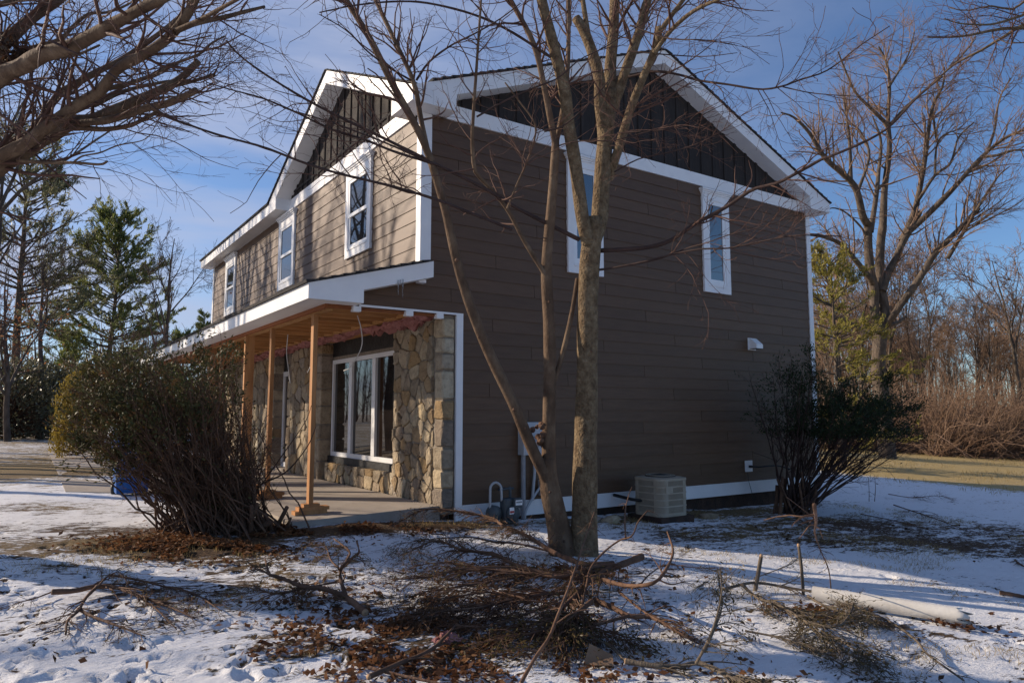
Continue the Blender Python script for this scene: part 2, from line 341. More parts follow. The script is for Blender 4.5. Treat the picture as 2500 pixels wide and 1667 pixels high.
def leavesVF(C, size, r=rng, asp=.45, D=None, flat=0.):
    """one diamond leaf per centre"""
    n = len(C); X = nrm(r.normal(0, 1, (n, 3)) if D is None else D+r.normal(0, .35, (n, 3)))
    Z = r.normal(0, 1, (n, 3)); Z[:, 2] += flat*2; Y = nrm(np.cross(Z, X)); s = (size*r.uniform(.6, 1.3, n))[:, None]
    Nn = np.cross(X, Y)
    V = np.stack([C-X*s*.5, C+Y*s*.5*asp+Nn*s*.06, C+X*s*.5, C-Y*s*.5*asp+Nn*s*.06], 1).reshape(-1, 3)
    return V, np.arange(4*n).reshape(n, 4)
def ontube(P, n, t0=0., t1=1., jit=0., r=rng):
    N_, k, _ = P.shape; i = r.integers(0, N_, n); x = r.uniform(t0, t1, n)*(k-1); j = np.minimum(x.astype(int), k-2); f = (x-j)[:, None]
    return P[i, j]*(1-f)+P[i, j+1]*f+r.normal(0, jit, (n, 3)), nrm(P[i, j+1]-P[i, j])

# ================================================================== GROUND
def axis_pts(lo, f0, f1, hi, step):
    mid = np.arange(f0, f1, step); a = [f0]; s = step
    while a[-1] > lo: s *= 1.09; a.append(a[-1]-s)
    b_ = [f1]; s = step
    while b_[-1] < hi: s *= 1.09; b_.append(b_[-1]+s)
    return np.r_[a[::-1][:-1], mid, b_]
gx = axis_pts(-420, -5.6, 5.0, 420, .032); gy = axis_pts(-420, -7.0, .6, 420, .032)
X, Y = np.meshgrid(gx, gy, indexing='ij'); X = X.ravel(); Y = Y.ravel()
Z = gz(X, Y)
near = np.exp(-((X+1)**2+(Y+4)**2)/200)
Z += near*(.05*(fbm(X*1.6+9, Y*1.6+3, 3)-.45)+.022*(fbm(X*7+3, Y*7+11, 3)-.45))
bare = np.zeros(len(X)); lawn = np.zeros(len(X))
def blob(p, rx, ry, a, rot=0.):
    c, s = math.cos(rot), math.sin(rot); dx = X-p[0]; dy = Y-p[1]
    return a*np.exp(-(((dx*c+dy*s)/rx)**2+((-dx*s+dy*c)/ry)**2))
HB = G(600, 1296)                                        # foot of the clipped hedge shrub
bare += blob(G(500, 1335), .75, .5, .38, R(-35))+blob(G(640, 1285), .8, .4, .6)+blob(G(830, 1290), 1.3, .3, .55, R(0))
bare += blob(G(1330, 1430), .8, .5, .22, R(-35))+blob(G(1080, 1500), .8, .5, .26, R(-35))+blob(G(1030, 1290), 1.2, .35, .15)
bare += blob(G(1280, 1560), 1.0, .3, .14, R(-35))+blob(G(980, 1590), .8, .3, .16, R(-35))+blob(G(1200, 1640), 1.5, .3, .08, R(-35))
bare += blob(G(2000, 1490), .9, .35, .25, R(-35))+blob(G(2200, 1530), .7, .10, .50, R(-65))+blob(G(2080, 1330), 2.6, .7, .22, R(-35))
bare += blob(G(2150, 1275), 3.4, 1.0, .36, R(-35))+blob(G(2350, 1330), 2.5, .7, .25, R(-35))+blob(G(1850, 1290), 2.0, .6, .26, R(0))
bare += blob((4., -.35), 4.5, .35, .4)+blob(G(120, 1330), 2.0, 1.0, .22, R(-35))+blob(G(60, 1240), 2.5, .6, .30, R(-35))+blob(G(300, 1330), .9, .4, .35, R(-35))
bare += blob(G(330, 1420), 1.3, .5, .10, R(-35))
lw = smooth(15.5, 18.5, X+.10*Y+1.2*(fbm(X*.3, Y*.3, 2)-.4)); bare += lw*.54; lawn = np.maximum(lawn, smooth(12, 17, X))
lf = smooth(7, 12, Y)*(X < -1); bare += lf*.30; lawn = np.maximum(lawn, lf*.4)
bare -= smooth(2.0, 6., -X-.3*Y-1.5)*(Y < -1)*.1
bare += .245+.38*(fbm(X*.8+50, Y*.8+10, 2)-.38)
bare += blob(G(120, 1150), 4.5, 2.2, .50, R(20))+blob(G(250, 1290), 1.6, .5, .22, R(-35))+blob(G(700, 1420), 1.2, .7, .16)+blob(G(1700, 1400), 1.0, .35, .12, R(-35))
lawn = np.maximum(lawn, blob(G(60, 1180), 3., 1.8, .55))
lawn = np.maximum(lawn, .35*smooth(.3, .6, fbm(X*.6+5, Y*.6+80, 2)))
# footprints and paw prints
for k in range(420):
    u = random.uniform(-100, 1150) if k < 330 else random.uniform(1000, 2500); v = random.uniform(1370, 1665) if random.random() < .75 else random.uniform(1300, 1450)
    p = G(u, v); a = random.uniform(0, 3.14); big = random.random() < .15
    rx, ry = (random.uniform(.09, .13), random.uniform(.045, .06)) if big else (random.uniform(.03, .055), random.uniform(.024, .04))
    sl = (np.abs(X-p[0]) < .4) & (np.abs(Y-p[1]) < .4)
    dx = X[sl]-p[0]; dy = Y[sl]-p[1]; c, s = math.cos(a), math.sin(a)
    q = np.sqrt(((dx*c+dy*s)/rx)**2+((-dx*s+dy*c)/ry)**2)
    Z[sl] -= random.uniform(.018, .042)*(1-smooth(.5, 1.1, q))-.009*np.exp(-((q-1.25)/.25)**2)
    bare[sl] += random.choice([0, 0, .05, .15, .35])*(1-smooth(.4, 1.1, q))
ny = len(gy); I = np.arange(len(gx)*ny).reshape(len(gx), ny)
F = np.stack([I[:-1, :-1], I[1:, :-1], I[1:, 1:], I[:-1, 1:]], -1).reshape(-1, 4)
gr = mk('ground', np.stack([X, Y, Z], 1), F, 'snow_ground', smooth_=True, attrs={'bare': bare, 'lawn': lawn}); gr['kind'] = 'structure'

# concrete walk / drive beyond the shrub
drv = [G(u, v, .012) for u, v in ((118, 1101), (345, 1101), (440, 1205), (160, 1199))]
zt = np.mean([p[2] for p in drv])
V = [(p[0], p[1], p[2]) for p in drv]+[(p[0], p[1], p[2]-.15) for p in drv]
o = mk('driveway', V, [(3, 2, 1, 0), (0, 1, 5, 4), (1, 2, 6, 5), (2, 3, 7, 6), (3, 0, 4, 7)], 'concrete'); o['kind'] = 'structure'
# porch slab, falling a little away from the wall
V = [(-1.55, .08, .262), (.36, .08, .312), (.36, 12.4, .312), (-1.55, 12.4, .262)]; V += [(x, y, -.2) for x, y, z in V]
o = mk('porch_slab', V, [(0, 1, 2, 3), (4, 5, 1, 0), (7, 4, 0, 3), (6, 7, 3, 2), (5, 6, 2, 1)], 'concrete'); o['kind'] = 'structure'

# ================================================================== HOUSE
SL, FL = 8.63, 12.38
house = thing('house', 'two storey brown clapboard house with white trim, dark gables and a stone porch wall', 'house', (0, 0, 0))
LAP = .178
# core walls behind the boards
sw = mk('side_wall', *[boxv(.56, SL-.01, .012, .2, .105, 5.5), BF], 'siding', house)
fw = mk('front_wall', boxv(.012, .3, .02, FL-.02, 2.84, 5.5), BF, 'siding', house)
mk('rear_wall', boxv(SL-.2, SL-.012, .02, FL-.02, -.4, 5.5), BF, 'siding', house)
mk('end_wall', boxv(.02, SL-.02, FL-.2, FL, .0, 5.5), BF, 'siding', house)
mk('overhang_floor', boxv(.0, .6, .015, FL, 2.80, 2.84), BF, 'joist_wood', house)
mk('upper_side_infill', boxv(-.885, .0199, .012, .03, 2.83, 2.95), BF, 'siding', house)
mk('upper_side_infill', boxv(.02, .56, .012, .2, 2.82, 5.5), BF, 'siding', house)
mk('foundation', boxv(.66, SL-.03, .03, .3, -.6, .10), BF, 'foundation', house)
def porch_z(x): return 3.215+.2745*(x-.03)              # underside of the porch rake
def lap_side(x0a, x0b, x1, z0, z1):
    """board on the side wall; left end may be cut on the slope"""
    t = .013
    V = [(x0a, -t, z0), (x1, -t, z0), (x1, .008, z0), (x0a, .008, z0), (x0b, -.002, z1), (x1, -.002, z1), (x1, .008, z1), (x0b, .008, z1)]
    mk('lap_board', V, BF, 'siding', sw)
z = .30; row = 0
while z < 5.46:
    z1 = min(z+LAP+.004, 5.475)
    if z < 2.75: xa = xb = .625
    elif z < 3.21:
        xa = max(-.885, .03+(z-3.215)/.2745) if z > 2.99 else -.885
        xb = max(-.885, .03+(min(z1, 3.2)-3.215)/.2745) if z1 > 2.99 else -.885
    else: xa = xb = .125
    cuts = []; x = (row*1.37) % 3.4+.3
    while x < SL-.5:
        if x > max(xa, xb)+.4: cuts.append(x)
        x += 3.6
    e = [None]+cuts+[SL-.10]
    for i in range(len(e)-1):
        if i == 0: lap_side(xa, xb, e[1]-.002, z, z1)
        else: lap_side(e[i]+.004, e[i]+.004, e[i+1]-.004, z, z1)
    z += LAP; row += 1
z = .30+14*LAP; row = 0
while z < 5.46:
    z1 = min(z+LAP+.004, 5.475)
    if z1 > 3.40:
        cuts = [y for y in np.arange((row*1.83) % 3.5+.6, FL-.4, 3.6)]; e = [.105]+cuts+[FL-.10]
        for i in range(len(e)-1):
            a, c = e[i]+.002, e[i+1]-.002; t = .013
            V = [(-t, a, z), (-t, c, z), (.008, c, z), (.008, a, z), (-.002, a, z1), (-.002, c, z1), (.008, c, z1), (.008, a, z1)]
            mk('lap_board', V, BF, 'siding', fw)
    z += LAP; row += 1
# trim
box('skirt_board', .62, SL, -.026, .01, .10, .295, 'white_trim', house)
box('skirt_ledge', .62, SL, -.034, .01, .296, .308, 'white_trim', house)
multi('corner_board', [bx(-.026, .13, -.026, .01, 3.38, 5.468), bx(-.026, .01, .0102, .105, 3.38, 5.468)], 'white_trim', house)
multi('corner_board', [bx(SL-.10, SL+.026, -.026, .01, .30, 5.468), bx(SL-.01, SL+.026, .0102, .11, .30, 5.468)], 'white_trim', house)
box('corner_board', .53, .63, -.028, .012, .10, 2.80, 'white_trim', house)
multi('corner_board', [bx(-.026, .01, FL-.10, FL+.02, 3.0, 5.468)], 'white_trim', house)
box('porch_trim', -.84, .63, -.030, .012, 2.801, 2.826, 'white_trim', house)
for x in (-.92, -.213, .228): box('bracket_block', x, x+.10, -.034, .05, 2.735, 2.7995, 'white_trim', house)
box('bracket_block', -.08, .02, -.12, -.02, 3.165, 3.205, 'white_trim', house)
box('frieze_board', .02, SL, -.028, .01, 5.47, 5.68, 'white_trim', house)
box('frieze_board', -.028, .01, .02, 5.72, 5.47, 5.68, 'white_trim', house)
# gables
S1 = (7.50-5.67)/(4.315+.3); S2 = (7.18-5.67)/(2.94+.3); FD = .225
gp = prism('gable_panel', [(.05, 5.60), (SL-.05, 5.60), (4.315, 7.45)], 1, 0, .06, 'batten_board', house)
x = .62
while x < SL-.4:
    zt = 5.67+S1*(min(x, SL-x)+.3)-FD+.04
    if zt > 5.76: box('batten', x-.026, x+.026, -.022, -.0005, 5.681, zt, 'batten_board', gp)
    x += .305
gf = prism('gable_panel', [(.02, 5.60), (5.86, 5.60), (2.94, 7.10)], 0, .0, .06, 'batten_board', house)
y = .48
while y < 5.6:
    zt = 5.67+S2*(min(y, 5.88-y)+.3)-FD+.04
    if zt > 5.76: box('batten', -.022, -.0005, y-.022, y+.022, 5.681, zt, 'batten_board', gf)
    y += .297
# rake boards with closed soffits and boxed returns
def und(x, c): return 5.67+c*(x+.3)-FD
prism('rake_board', [(0, 5.47), (0, 5.67+S1*.3), (4.315, 7.50), (8.93, 5.67), (8.93, 5.47), (8.28, 5.47), (8.28, und(SL-8.28, S1)), (4.315, 7.50-FD), (.35, und(.35, S1)), (.35, 5.47)], 1, -.30, -.003, 'white_trim', house)
prism('rake_board', [(-.3, 5.671), (-.001, 5.671), (-.001, 5.67+S1*.3)], 1, -.30, -.003, 'white_trim', house)
prism('rake_board', [(-.3, 5.47), (-.3, 5.67), (2.94, 7.18), (6.18, 5.67), (6.18, 5.47), (5.64, 5.47), (5.64, und(5.88-5.64, S2)), (2.94, 7.18-FD), (.33, und(.33, S2)), (.33, 5.47)], 0, -.30, -.003, 'white_trim', house)
box('eave_board', -.30, -.003, 6.182, 12.68, 5.47, 5.67, 'white_trim', house)
box('eave_board', SL+.03, 8.93, -.001, 12.68, 5.47, 5.67, 'white_trim', house)
# shingled roofs: stepped courses
def slope(name, A, B, C, D, n):
    """A-B lower edge, D-C upper edge; stepped courses"""
    A, B, C, D = map(lambda q: np.array(q, float), (A, B, C, D)); nn = nrm(np.cross(B-A, D-A)); nn = nn if nn[2] > 0 else -nn
    P = []
    for i in range(n):
        a, b_ = i/n, (i+1.12)/n
        if b_ > 1.: b_ = 1.
        a0, a1 = A+(D-A)*a, B+(C-B)*a; b0, b1 = A+(D-A)*b_, B+(C-B)*b_
        j = .006*random.random()
        V = [a0, a1, b1, b0, a0+nn*(.030+j), a1+nn*(.030+j), b1+nn*.012, b0+nn*.012]; P.append(([tuple(q) for q in V], BF))
    return multi(name, P, 'shingle', house)
slope('roof', (-.33, 12.7, 5.665), (-.33, 6.1, 5.665), (4.315, 6.1, 7.505), (4.315, 12.7, 7.505), 32)
slope('roof', (-.02, 6.1, 5.79), (-.02, -.33, 5.79), (4.315, -.33, 7.505), (4.315, 6.1, 7.505), 30)
slope('roof', (8.96, -.33, 5.665), (8.96, 12.7, 5.665), (4.315, 12.7, 7.505), (4.315, -.33, 7.505), 32)
def tri_roof(y0, s):
    n = 24; P = []
    for i in range(n):
        a, b_ = i/n, min(1, (i+1.12)/n); yy = lambda q: y0+(2.94-y0)*q; zz = lambda q: 5.668+(7.185-5.668)*q
        xv = lambda q: -.33+(3.53+.33)*q
        V = [(-.33, yy(a), zz(a)), (xv(a)+.05, yy(a), zz(a)), (xv(b_)+.05, yy(b_), zz(b_)), (-.33, yy(b_), zz(b_))]
        V = V+[(x_, y_, z_+.03) for x_, y_, z_ in V[:2]]+[(x_, y_, z_+.012) for x_, y_, z_ in V[2:]]
        P.append((V, BF))
    multi('gable_roof', P, 'shingle', house)
tri_roof(-.33, 1); tri_roof(6.21, -1)
# windows
def window_side(x0, x1):
    w = thing_part('window', house)
    multi('casing', [bx(x0, x0+.11, -.045, .0, 3.595, 5.24), bx(x1-.11, x1, -.045, .0, 3.595, 5.24), bx(x0+.11, x1-.11, -.045, .0, 3.595, 3.70)], 'white_trim', w)
    multi('head_trim', [bx(x0, x1, -.047, .0, 5.24, 5.345), bx(x0-.015, x1+.015, -.06, .0, 5.345, 5.375), bx(x0-.03, x1+.03, -.08, .0, 5.375, 5.40), bx(x0-.045, x1+.045, -.10, .0, 5.40, 5.43)], 'white_trim', w)
    a, b_ = x0+.11, x1-.11
    multi('sash', [bx(a, a+.07, -.034, .0, 3.745, 5.24), bx(b_-.07, b_, -.034, .0, 3.745, 5.24), bx(a+.07, b_-.07, -.034, .0, 5.165, 5.24), bx(a+.07, b_-.07, -.034, .0, 3.745, 3.825)], 'vinyl', w)
    box('sill', a, b_, -.055, .0, 3.70, 3.745, 'white_trim', w)
    box('pane', a+.071, b_-.071, -.022, -.001, 3.826, 5.164, 'window_glass', w)
def thing_part(name, parent):
    o = bpy.data.objects.new(name, None); COL.objects.link(o); o.parent = parent; BASE[o.name] = BASE[parent.name]; return o
window_side(5.45, 6.15); window_side(2.43, 3.13)
def window_front(y0, y1):
    w = thing_part('window', house)
    multi('casing', [bx(-.045, 0, y0, y0+.11, 3.945, 5.20), bx(-.045, 0, y1-.11, y1, 3.945, 5.20), bx(-.045, 0, y0+.11, y1-.11, 3.945, 4.06)], 'white_trim', w)
    multi('head_trim', [bx(-.047, 0, y0, y1, 5.20, 5.345), bx(-.06, 0, y0-.015, y1+.015, 5.345, 5.375), bx(-.08, 0, y0-.03, y1+.03, 5.375, 5.40), bx(-.10, 0, y0-.045, y1+.045, 5.40, 5.43)], 'white_trim', w)
    a, b_ = y0+.11, y1-.11
    multi('upper_sash', [bx(-.038, 0, a, a+.05, 4.65, 5.20), bx(-.038, 0, b_-.05, b_, 4.65, 5.20), bx(-.038, 0, a+.05, b_-.05, 5.15, 5.20), bx(-.040, 0, a, b_, 4.595, 4.65)], 'vinyl', w)
    multi('lower_sash', [bx(-.026, 0, a, a+.06, 4.10, 4.594), bx(-.026, 0, b_-.06, b_, 4.10, 4.594), bx(-.026, 0, a+.06, b_-.06, 4.10, 4.15)], 'vinyl', w)
    box('sill', -.055, 0, a, b_, 4.06, 4.10, 'white_trim', w)
    box('pane', -.024, -.001, a+.051, b_-.051, 4.651, 5.149, 'window_glass', w)
    box('pane', -.018, -.001, a+.061, b_-.061, 4.151, 4.594, 'window_glass', w)
for y0 in (1.59, 5.25, 9.85): window_front(y0, y0+1.0)

# ------------------------------------------------------------------ porch
prism('porch_rake', [(-1.567, 2.80), (-1.567, 2.98), (.03, 3.42), (.03, 3.215), (-.90, 2.96), (-.90, 2.80)], 1, -.30, -.034, 'white_trim', house)
box('porch_fascia', -1.567, -1.535, -.033, 13.41, 2.80, 2.98, 'white_trim', house)
box('porch_soffit', -1.534, -1.262, -.033, 13.41, 2.803, 2.825, 'white_trim', house)
V = [(-1.60, -.33, 2.985), (.02, -.33, 3.432), (.02, 13.44, 3.432), (-1.60, 13.44, 2.985)]
prf = slope('porch_roof', (-1.60, 13.44, 2.976), (-1.60, -.33, 2.976), (.0, -.33, 3.418), (.0, 13.44, 3.418), 11)
pc = box('porch_ceiling', -1.26, .55, .02, 12.4, 2.985, 3.005, 'joist_wood', house)
for k in range(31):
    y = .34+k*.405
    if y < 12.2: box('joist', -1.216, .33, y-.019, y+.019, 2.80, 2.984, 'joist_wood', pc)
multi('rim_beam', [bx(-1.26, -1.218, .031, 12.4, 2.755, 2.984)], 'rim_wood', house)
box('rim_joist', -1.217, .32, .031, .069, 2.762, 2.984, 'rim_wood', house)
box('beam', -1.217, -1.13, .08, 12.35, 2.742, 2.7985, 'joist_wood', house)
# pink insulation sagging from the joist bays above the stone wall
r2 = np.random.default_rng(3)
y0 = .15
while y0 < 8.6:
    ln = r2.uniform(.22, .62); n, mm_ = 8, 9; V = []; dz = r2.uniform(.35, 1.25); tl_z = r2.normal(0, .05); xo = r2.uniform(.14, .24)
    for i in range(n):
        for j in range(mm_):
            a = i/(n-1); th = j/(mm_-1)*math.pi; rr = (.05+.03*r2.random())*(.5+.9*math.sin(math.pi*min(max(a, .08), .92)))*dz
            V.append((xo+.11*math.cos(th)*(1.0+.7*r2.random()), y0+a*ln+r2.normal(0, .012), 2.812-rr*1.2*math.sin(th)*(1 if 0 < j < mm_-1 else 0)*r2.uniform(.5, 1.4)-abs(tl_z)*a+r2.normal(0, .010)))
    Fq = [(i*mm_+j, (i+1)*mm_+j, (i+1)*mm_+j+1, i*mm_+j+1) for i in range(n-1) for j in range(mm_-1)]
    mk('insulation_batt', V, Fq, 'insulation', house); y0 += ln*r2.uniform(.8, 1.15)
# stone wall
stw = multi('stone_wall', [bx(.362, .60, .03, 1.53, .2, 2.80), bx(.362, .62, 4.63, 6.58, .2, 2.80), bx(.362, .62, 7.62, 12.3, .2, 2.80), bx(.45, .62, 1.5301, 4.6299, .2, .60), bx(.44, .62, 6.5801, 7.6199, .2, .36)], 'mortar', house)
def clip(poly, m_, nn):
    out = []
    for i in range(len(poly)):
        a, b_ = poly[i], poly[(i+1) % len(poly)]; da = (a-m_) @ nn; db = (b_-m_) @ nn
        if da <= 0: out.append(a)
        if da*db < 0: out.append(a+(b_-a)*da/(da-db))
    return out
def stones(y0, y1, z0, z1, x, sy, sz, seed, bricky=.0):
    r = np.random.default_rng(seed); pts = []
    z = z0; k = 0
    while z < z1:
        h = sz*r.uniform(.65, 1.45); y = y0-(.5 if k % 2 else .1)*sy
        while y < y1+sy*.3:
            w_ = sy*r.uniform(.5, 1.7); pts.append((y+w_/2, z+h/2+r.normal(0, h*.34))); y += w_
        z += h; k += 1
    pts = np.array(pts); rect = [np.array(q) for q in ((y0, z0), (y1, z0), (y1, z1), (y0, z1))]
    for i, p in enumerate(pts):
        poly = rect; dd = np.linalg.norm(pts-p, axis=1)
        for j in np.argsort(dd)[1:22]:
            poly = clip(poly, (p+pts[j])/2, pts[j]-p)
            if len(poly) < 3: break
        if len(poly) < 3: continue
        Q = np.array(poly); keep = np.linalg.norm(Q-np.roll(Q, 1, axis=0), axis=1) > .012; Q = Q[keep]
        if len(Q) < 3: continue
        c = Q.mean(0); ext = np.ptp(Q, axis=0)
        if min(ext) < .055: continue
        rad = np.linalg.norm(Q-c, axis=1).mean(); m_ = .007/rad; dep = r.uniform(.012, .042)
        # cut the corners so that no stone is a perfect cell
        Q2 = []
        for i_ in range(len(Q)):
            a, b_ = Q[i_], Q[(i_+1) % len(Q)]; Q2 += [a+(b_-a)*r.uniform(.1, .22), a+(b_-a)*r.uniform(.74, .9)]
        Q = np.array(Q2); n = len(Q); Q = c+(Q-c)*(1-m_)+r.normal(0, .004, Q.shape)
        rings = [(1.0, .04), (.975, -dep*.7), (.86, -dep)]; V = []
        for s_, dx in rings:
            for q in Q: V.append((x+dx+(r.normal(0, .005) if dx < 0 else 0), *(c+(q-c)*s_)))
        V.append((x-dep-r.uniform(0, .008), *(c+r.normal(0, .01, 2)))); Fc = []
        for a in range(2):
            for b_ in range(n): Fc.append((a*n+b_, (a+1)*n+b_, (a+1)*n+(b_+1) % n, a*n+(b_+1) % n))
        for b_ in range(n): Fc.append((2*n+b_, 3*n, 2*n+(b_+1) % n))
        mk('stone', V, Fc, 'stone', stw)
def quoins(ya, yb, xa, xb, seed, z0=.27, z1=2.78, ymin=.75):
    """squared corner blocks, alternating in length along y"""
    r = np.random.default_rng(seed); z = z0; k = 0
    while z < z1-.08:
        h = min(r.uniform(.20, .40), z1-z); L = (yb-ya)*(r.uniform(ymin, 1.0)); f = .010
        y0, y1 = (ya, ya+L) if yb > ya else (ya+L, ya)
        c = np.array([(xa+xb)/2, (y0+y1)/2, z+h/2]); hs = np.array([(xb-xa)/2, (y1-y0)/2, h/2])-f; ch = .022; V = []
        for sx in (-1, 1):
            for sy_ in (-1, 1):
                for s_ in (-1, 1):
                    q = np.array([sx, sy_, s_]);
                    for ax in range(3):
                        e = hs-ch; e[ax] = hs[ax]; V.append(c+q*e+r.normal(0, .005, 3))
        import bmesh
        bm = bmesh.new(); [bm.verts.new(q) for q in V]; bmesh.ops.convex_hull(bm, input=bm.verts); bm.verts.ensure_lookup_table(); bm.verts.index_update()
        VV = [tuple(v.co) for v in bm.verts]; FF = [tuple(v.index for v in f_.verts) for f_ in bm.faces]; bm.free()
        mk('stone', VV, FF, 'stone', stw); z += h; k += 1
stones(.27, 1.50, .30, 2.78, .362, .22, .19, 11)
quoins(-.02, .27, .325, .525, 12)
stones(4.86, 6.36, .30, 2.78, .362, .23, .25, 13)
quoins(4.60, 4.88, .318, .60, 14); quoins(6.60, 6.34, .318, .60, 15, ymin=.85)
stones(1.55, 4.58, .29, .62, .45, .23, .17, 16)
quoins(7.60, 7.88, .318, .60, 17); stones(7.88, 12.2, .30, 2.78, .362, .30, .30, 18)
# the wide three-light window and the glazed door
pw = thing_part('picture_window', house)
ys = (1.66, 2.66, 3.66, 4.56); zb, zt = .735, 2.47
multi('frame', [bx(.535, .60, ys[0], ys[3], zb, zb+.075), bx(.535, .60, ys[0], ys[3], zt-.07, zt), bx(.5352, .60, ys[3]-.07, ys[3], zb+.0751, zt-.0701), bx(.5352, .60, ys[0], ys[0]+.07, zb+.0751, zt-.0701), bx(.528, .60, ys[1]-.065, ys[1]+.065, zb+.0752, zt-.0702), bx(.528, .60, ys[2]-.065, ys[2]+.065, zb+.0752, zt-.0702)], 'vinyl', pw)
for i in range(3): box('pane', .572, .59, ys[i]+.05, ys[i+1]-.05, zb+.07, zt-.065, 'door_glass', pw)
box('nailing_strip', .552, .60, ys[0], ys[3], zt+.001, zt+.06, 'mortar', pw)
box('lintel', .56, .62, 1.531, 4.629, zt+.061, 2.799, 'membrane', house)
box('sill_membrane', .50, .62, 1.5305, 4.6295, .601, .734, 'membrane', house)
dr = thing_part('glazed_door', house)
multi('frame', [bx(.545, .60, 7.50, 7.61, .34, 2.40), bx(.545, .60, 6.59, 6.69, .34, 2.40), bx(.5452, .60, 6.6901, 7.4999, 2.30, 2.40), bx(.5452, .60, 6.6901, 7.4999, .34, .46)], 'vinyl', dr)
box('pane', .575, .59, 6.69, 7.50, .46, 2.30, 'door_glass', dr); box('lintel', .56, .62, 6.59, 7.61, 2.401, 2.799, 'membrane', house)
box('door_step', .30, .5, 6.62, 7.58, .30, .37, 'concrete', house)
# loose cables hanging under the ceiling
def cable(name, pts, r_, mat, parent=None, base=None, S=6, k=18):
    P = resample(pts, k); V, Fc = tubeVF(P, np.full(k, r_), S); return mk(name, V, Fc, mat, parent, base, True)
cable('hanging_cable', [(-.55, .75, 2.80), (-.47, .80, 2.62), (-.40, .95, 2.40), (-.42, 1.25, 2.15), (-.45, 1.45, 2.10)], .007, 'cable', house)
cable('hanging_cable', [(-.6, 3.6, 2.80), (-.58, 3.7, 2.5), (-.52, 3.75, 2.2), (-.50, 3.72, 2.0)], .008, 'cable', house)
cable('hanging_cable', [(-.9, 1.3, 2.8), (-.93, 1.35, 2.5), (-.96, 1.3, 2.2), (-1.0, 1.36, 2.05)], .006, 'cable', house)
# icicles under the porch rake
for k, (x, z0, L) in enumerate(((-.463, 3.122, .19), (-.402, 3.14, .24), (-.435, 3.13, .07))):
    P = np.array([(x, -.315, z0-L*q) for q in (0, .3, .6, .85, 1)]); V, Fc = tubeVF(P, np.array([.012, .009, .006, .004, .001]), 6)
    tag(mk('icicle', V, Fc, 'ice', base=(x, -.315, z0)), ['icicle hanging from porch rake board, left of the two long ones', 'longest icicle hanging from porch rake board, right of the pair', 'short stub of ice between the two icicles on porch rake'][k], 'icicle')

# ------------------------------------------------------------------ shoring posts
def timber_post(y, w, d, label, top=2.741):
    x = -1.185; zb_ = .262+.0262*(x+1.55)
    t_ = thing('timber_post', label, 'post', (x, y, zb_), 'raw timber posts under the porch beam')
    h = .125
    multi('base_block', [bx(x-.20, x+.20, y-.07, y+.07, zb_, zb_+.045)], 'lumber', t_)
    multi('base_block', [bx(x-.15, x+.23, y-.06, y+.08, zb_+.046, zb_+.088)], 'lumber', t_)
    box('base_block', x-.09, x+.11, y-.055, y+.06, zb_+.089, zb_+h, 'lumber', t_)
    box('post', x-d/2, x+d/2, y-w/2, y+w/2, zb_+h+.001, top, 'lumber', t_)
    return t_
timber_post(.58, .095, .055, 'raw timber post nearest the camera, its foot on stacked blocks at the slab edge')
timber_post(2.42, .09, .055, 'raw timber post second from the slab edge, on stacked blocks')
timber_post(3.70, .07, .145, 'widest raw timber post, third from the slab edge, behind the clipped shrub')
timber_post(5.60, .09, .055, 'thin timber post fourth from slab edge, only its top above the shrub')
timber_post(6.45, .07, .12, 'timber post farthest along the porch, its top just above the shrub')

# ================================================================== THINGS ON AND BY THE HOUSE
# dryer vent hood
t_ = thing('vent_hood', 'small white vent hood high on the brown side wall', 'vent', (6.70, 0, 2.64))
box('flange', 6.60, 6.81, -.028, -.012, 2.64, 2.855, 'vinyl', t_)
V = [(6.615, -.028, 2.66), (6.795, -.028, 2.66), (6.795, -.028, 2.845), (6.615, -.028, 2.845), (6.615, -.19, 2.66), (6.795, -.19, 2.66), (6.795, -.19, 2.735), (6.615, -.19, 2.735), (6.795, -.06, 2.845), (6.615, -.06, 2.845)]
mk('hood', V, [(4, 5, 6, 7), (7, 6, 8, 9), (9, 8, 2, 3), (0, 4, 7, 9, 3), (5, 1, 2, 8, 6)], 'vinyl', t_)
box('flap', 6.63, 6.78, -.186, -.03, 2.655, 2.662, 'black_plastic', t_)
# outlet with plugged lead
t_ = thing('outlet_box', 'white outdoor outlet plate with a black lead, low on the side wall', 'outlet', (6.5, 0, .475))
box('plate', 6.41, 6.60, -.03, -.012, .475, .668, 'vinyl', t_)
multi('plug', [bx(6.49, 6.53, -.10, -.0301, .545, .585)], 'black_plastic', t_)
cable('lead', [(6.51, -.10, .565), (6.62, -.17, .56), (6.85, -.2, .57), (7.1, -.22, .56), (7.3, -.3, .5)], .013, 'black_plastic', t_)
cable('wire', [(6.45, -.03, .475), (6.46, -.05, .3), (6.52, -.06, .1), (6.55, -.06, -.1)], .004, 'black_plastic', t_)
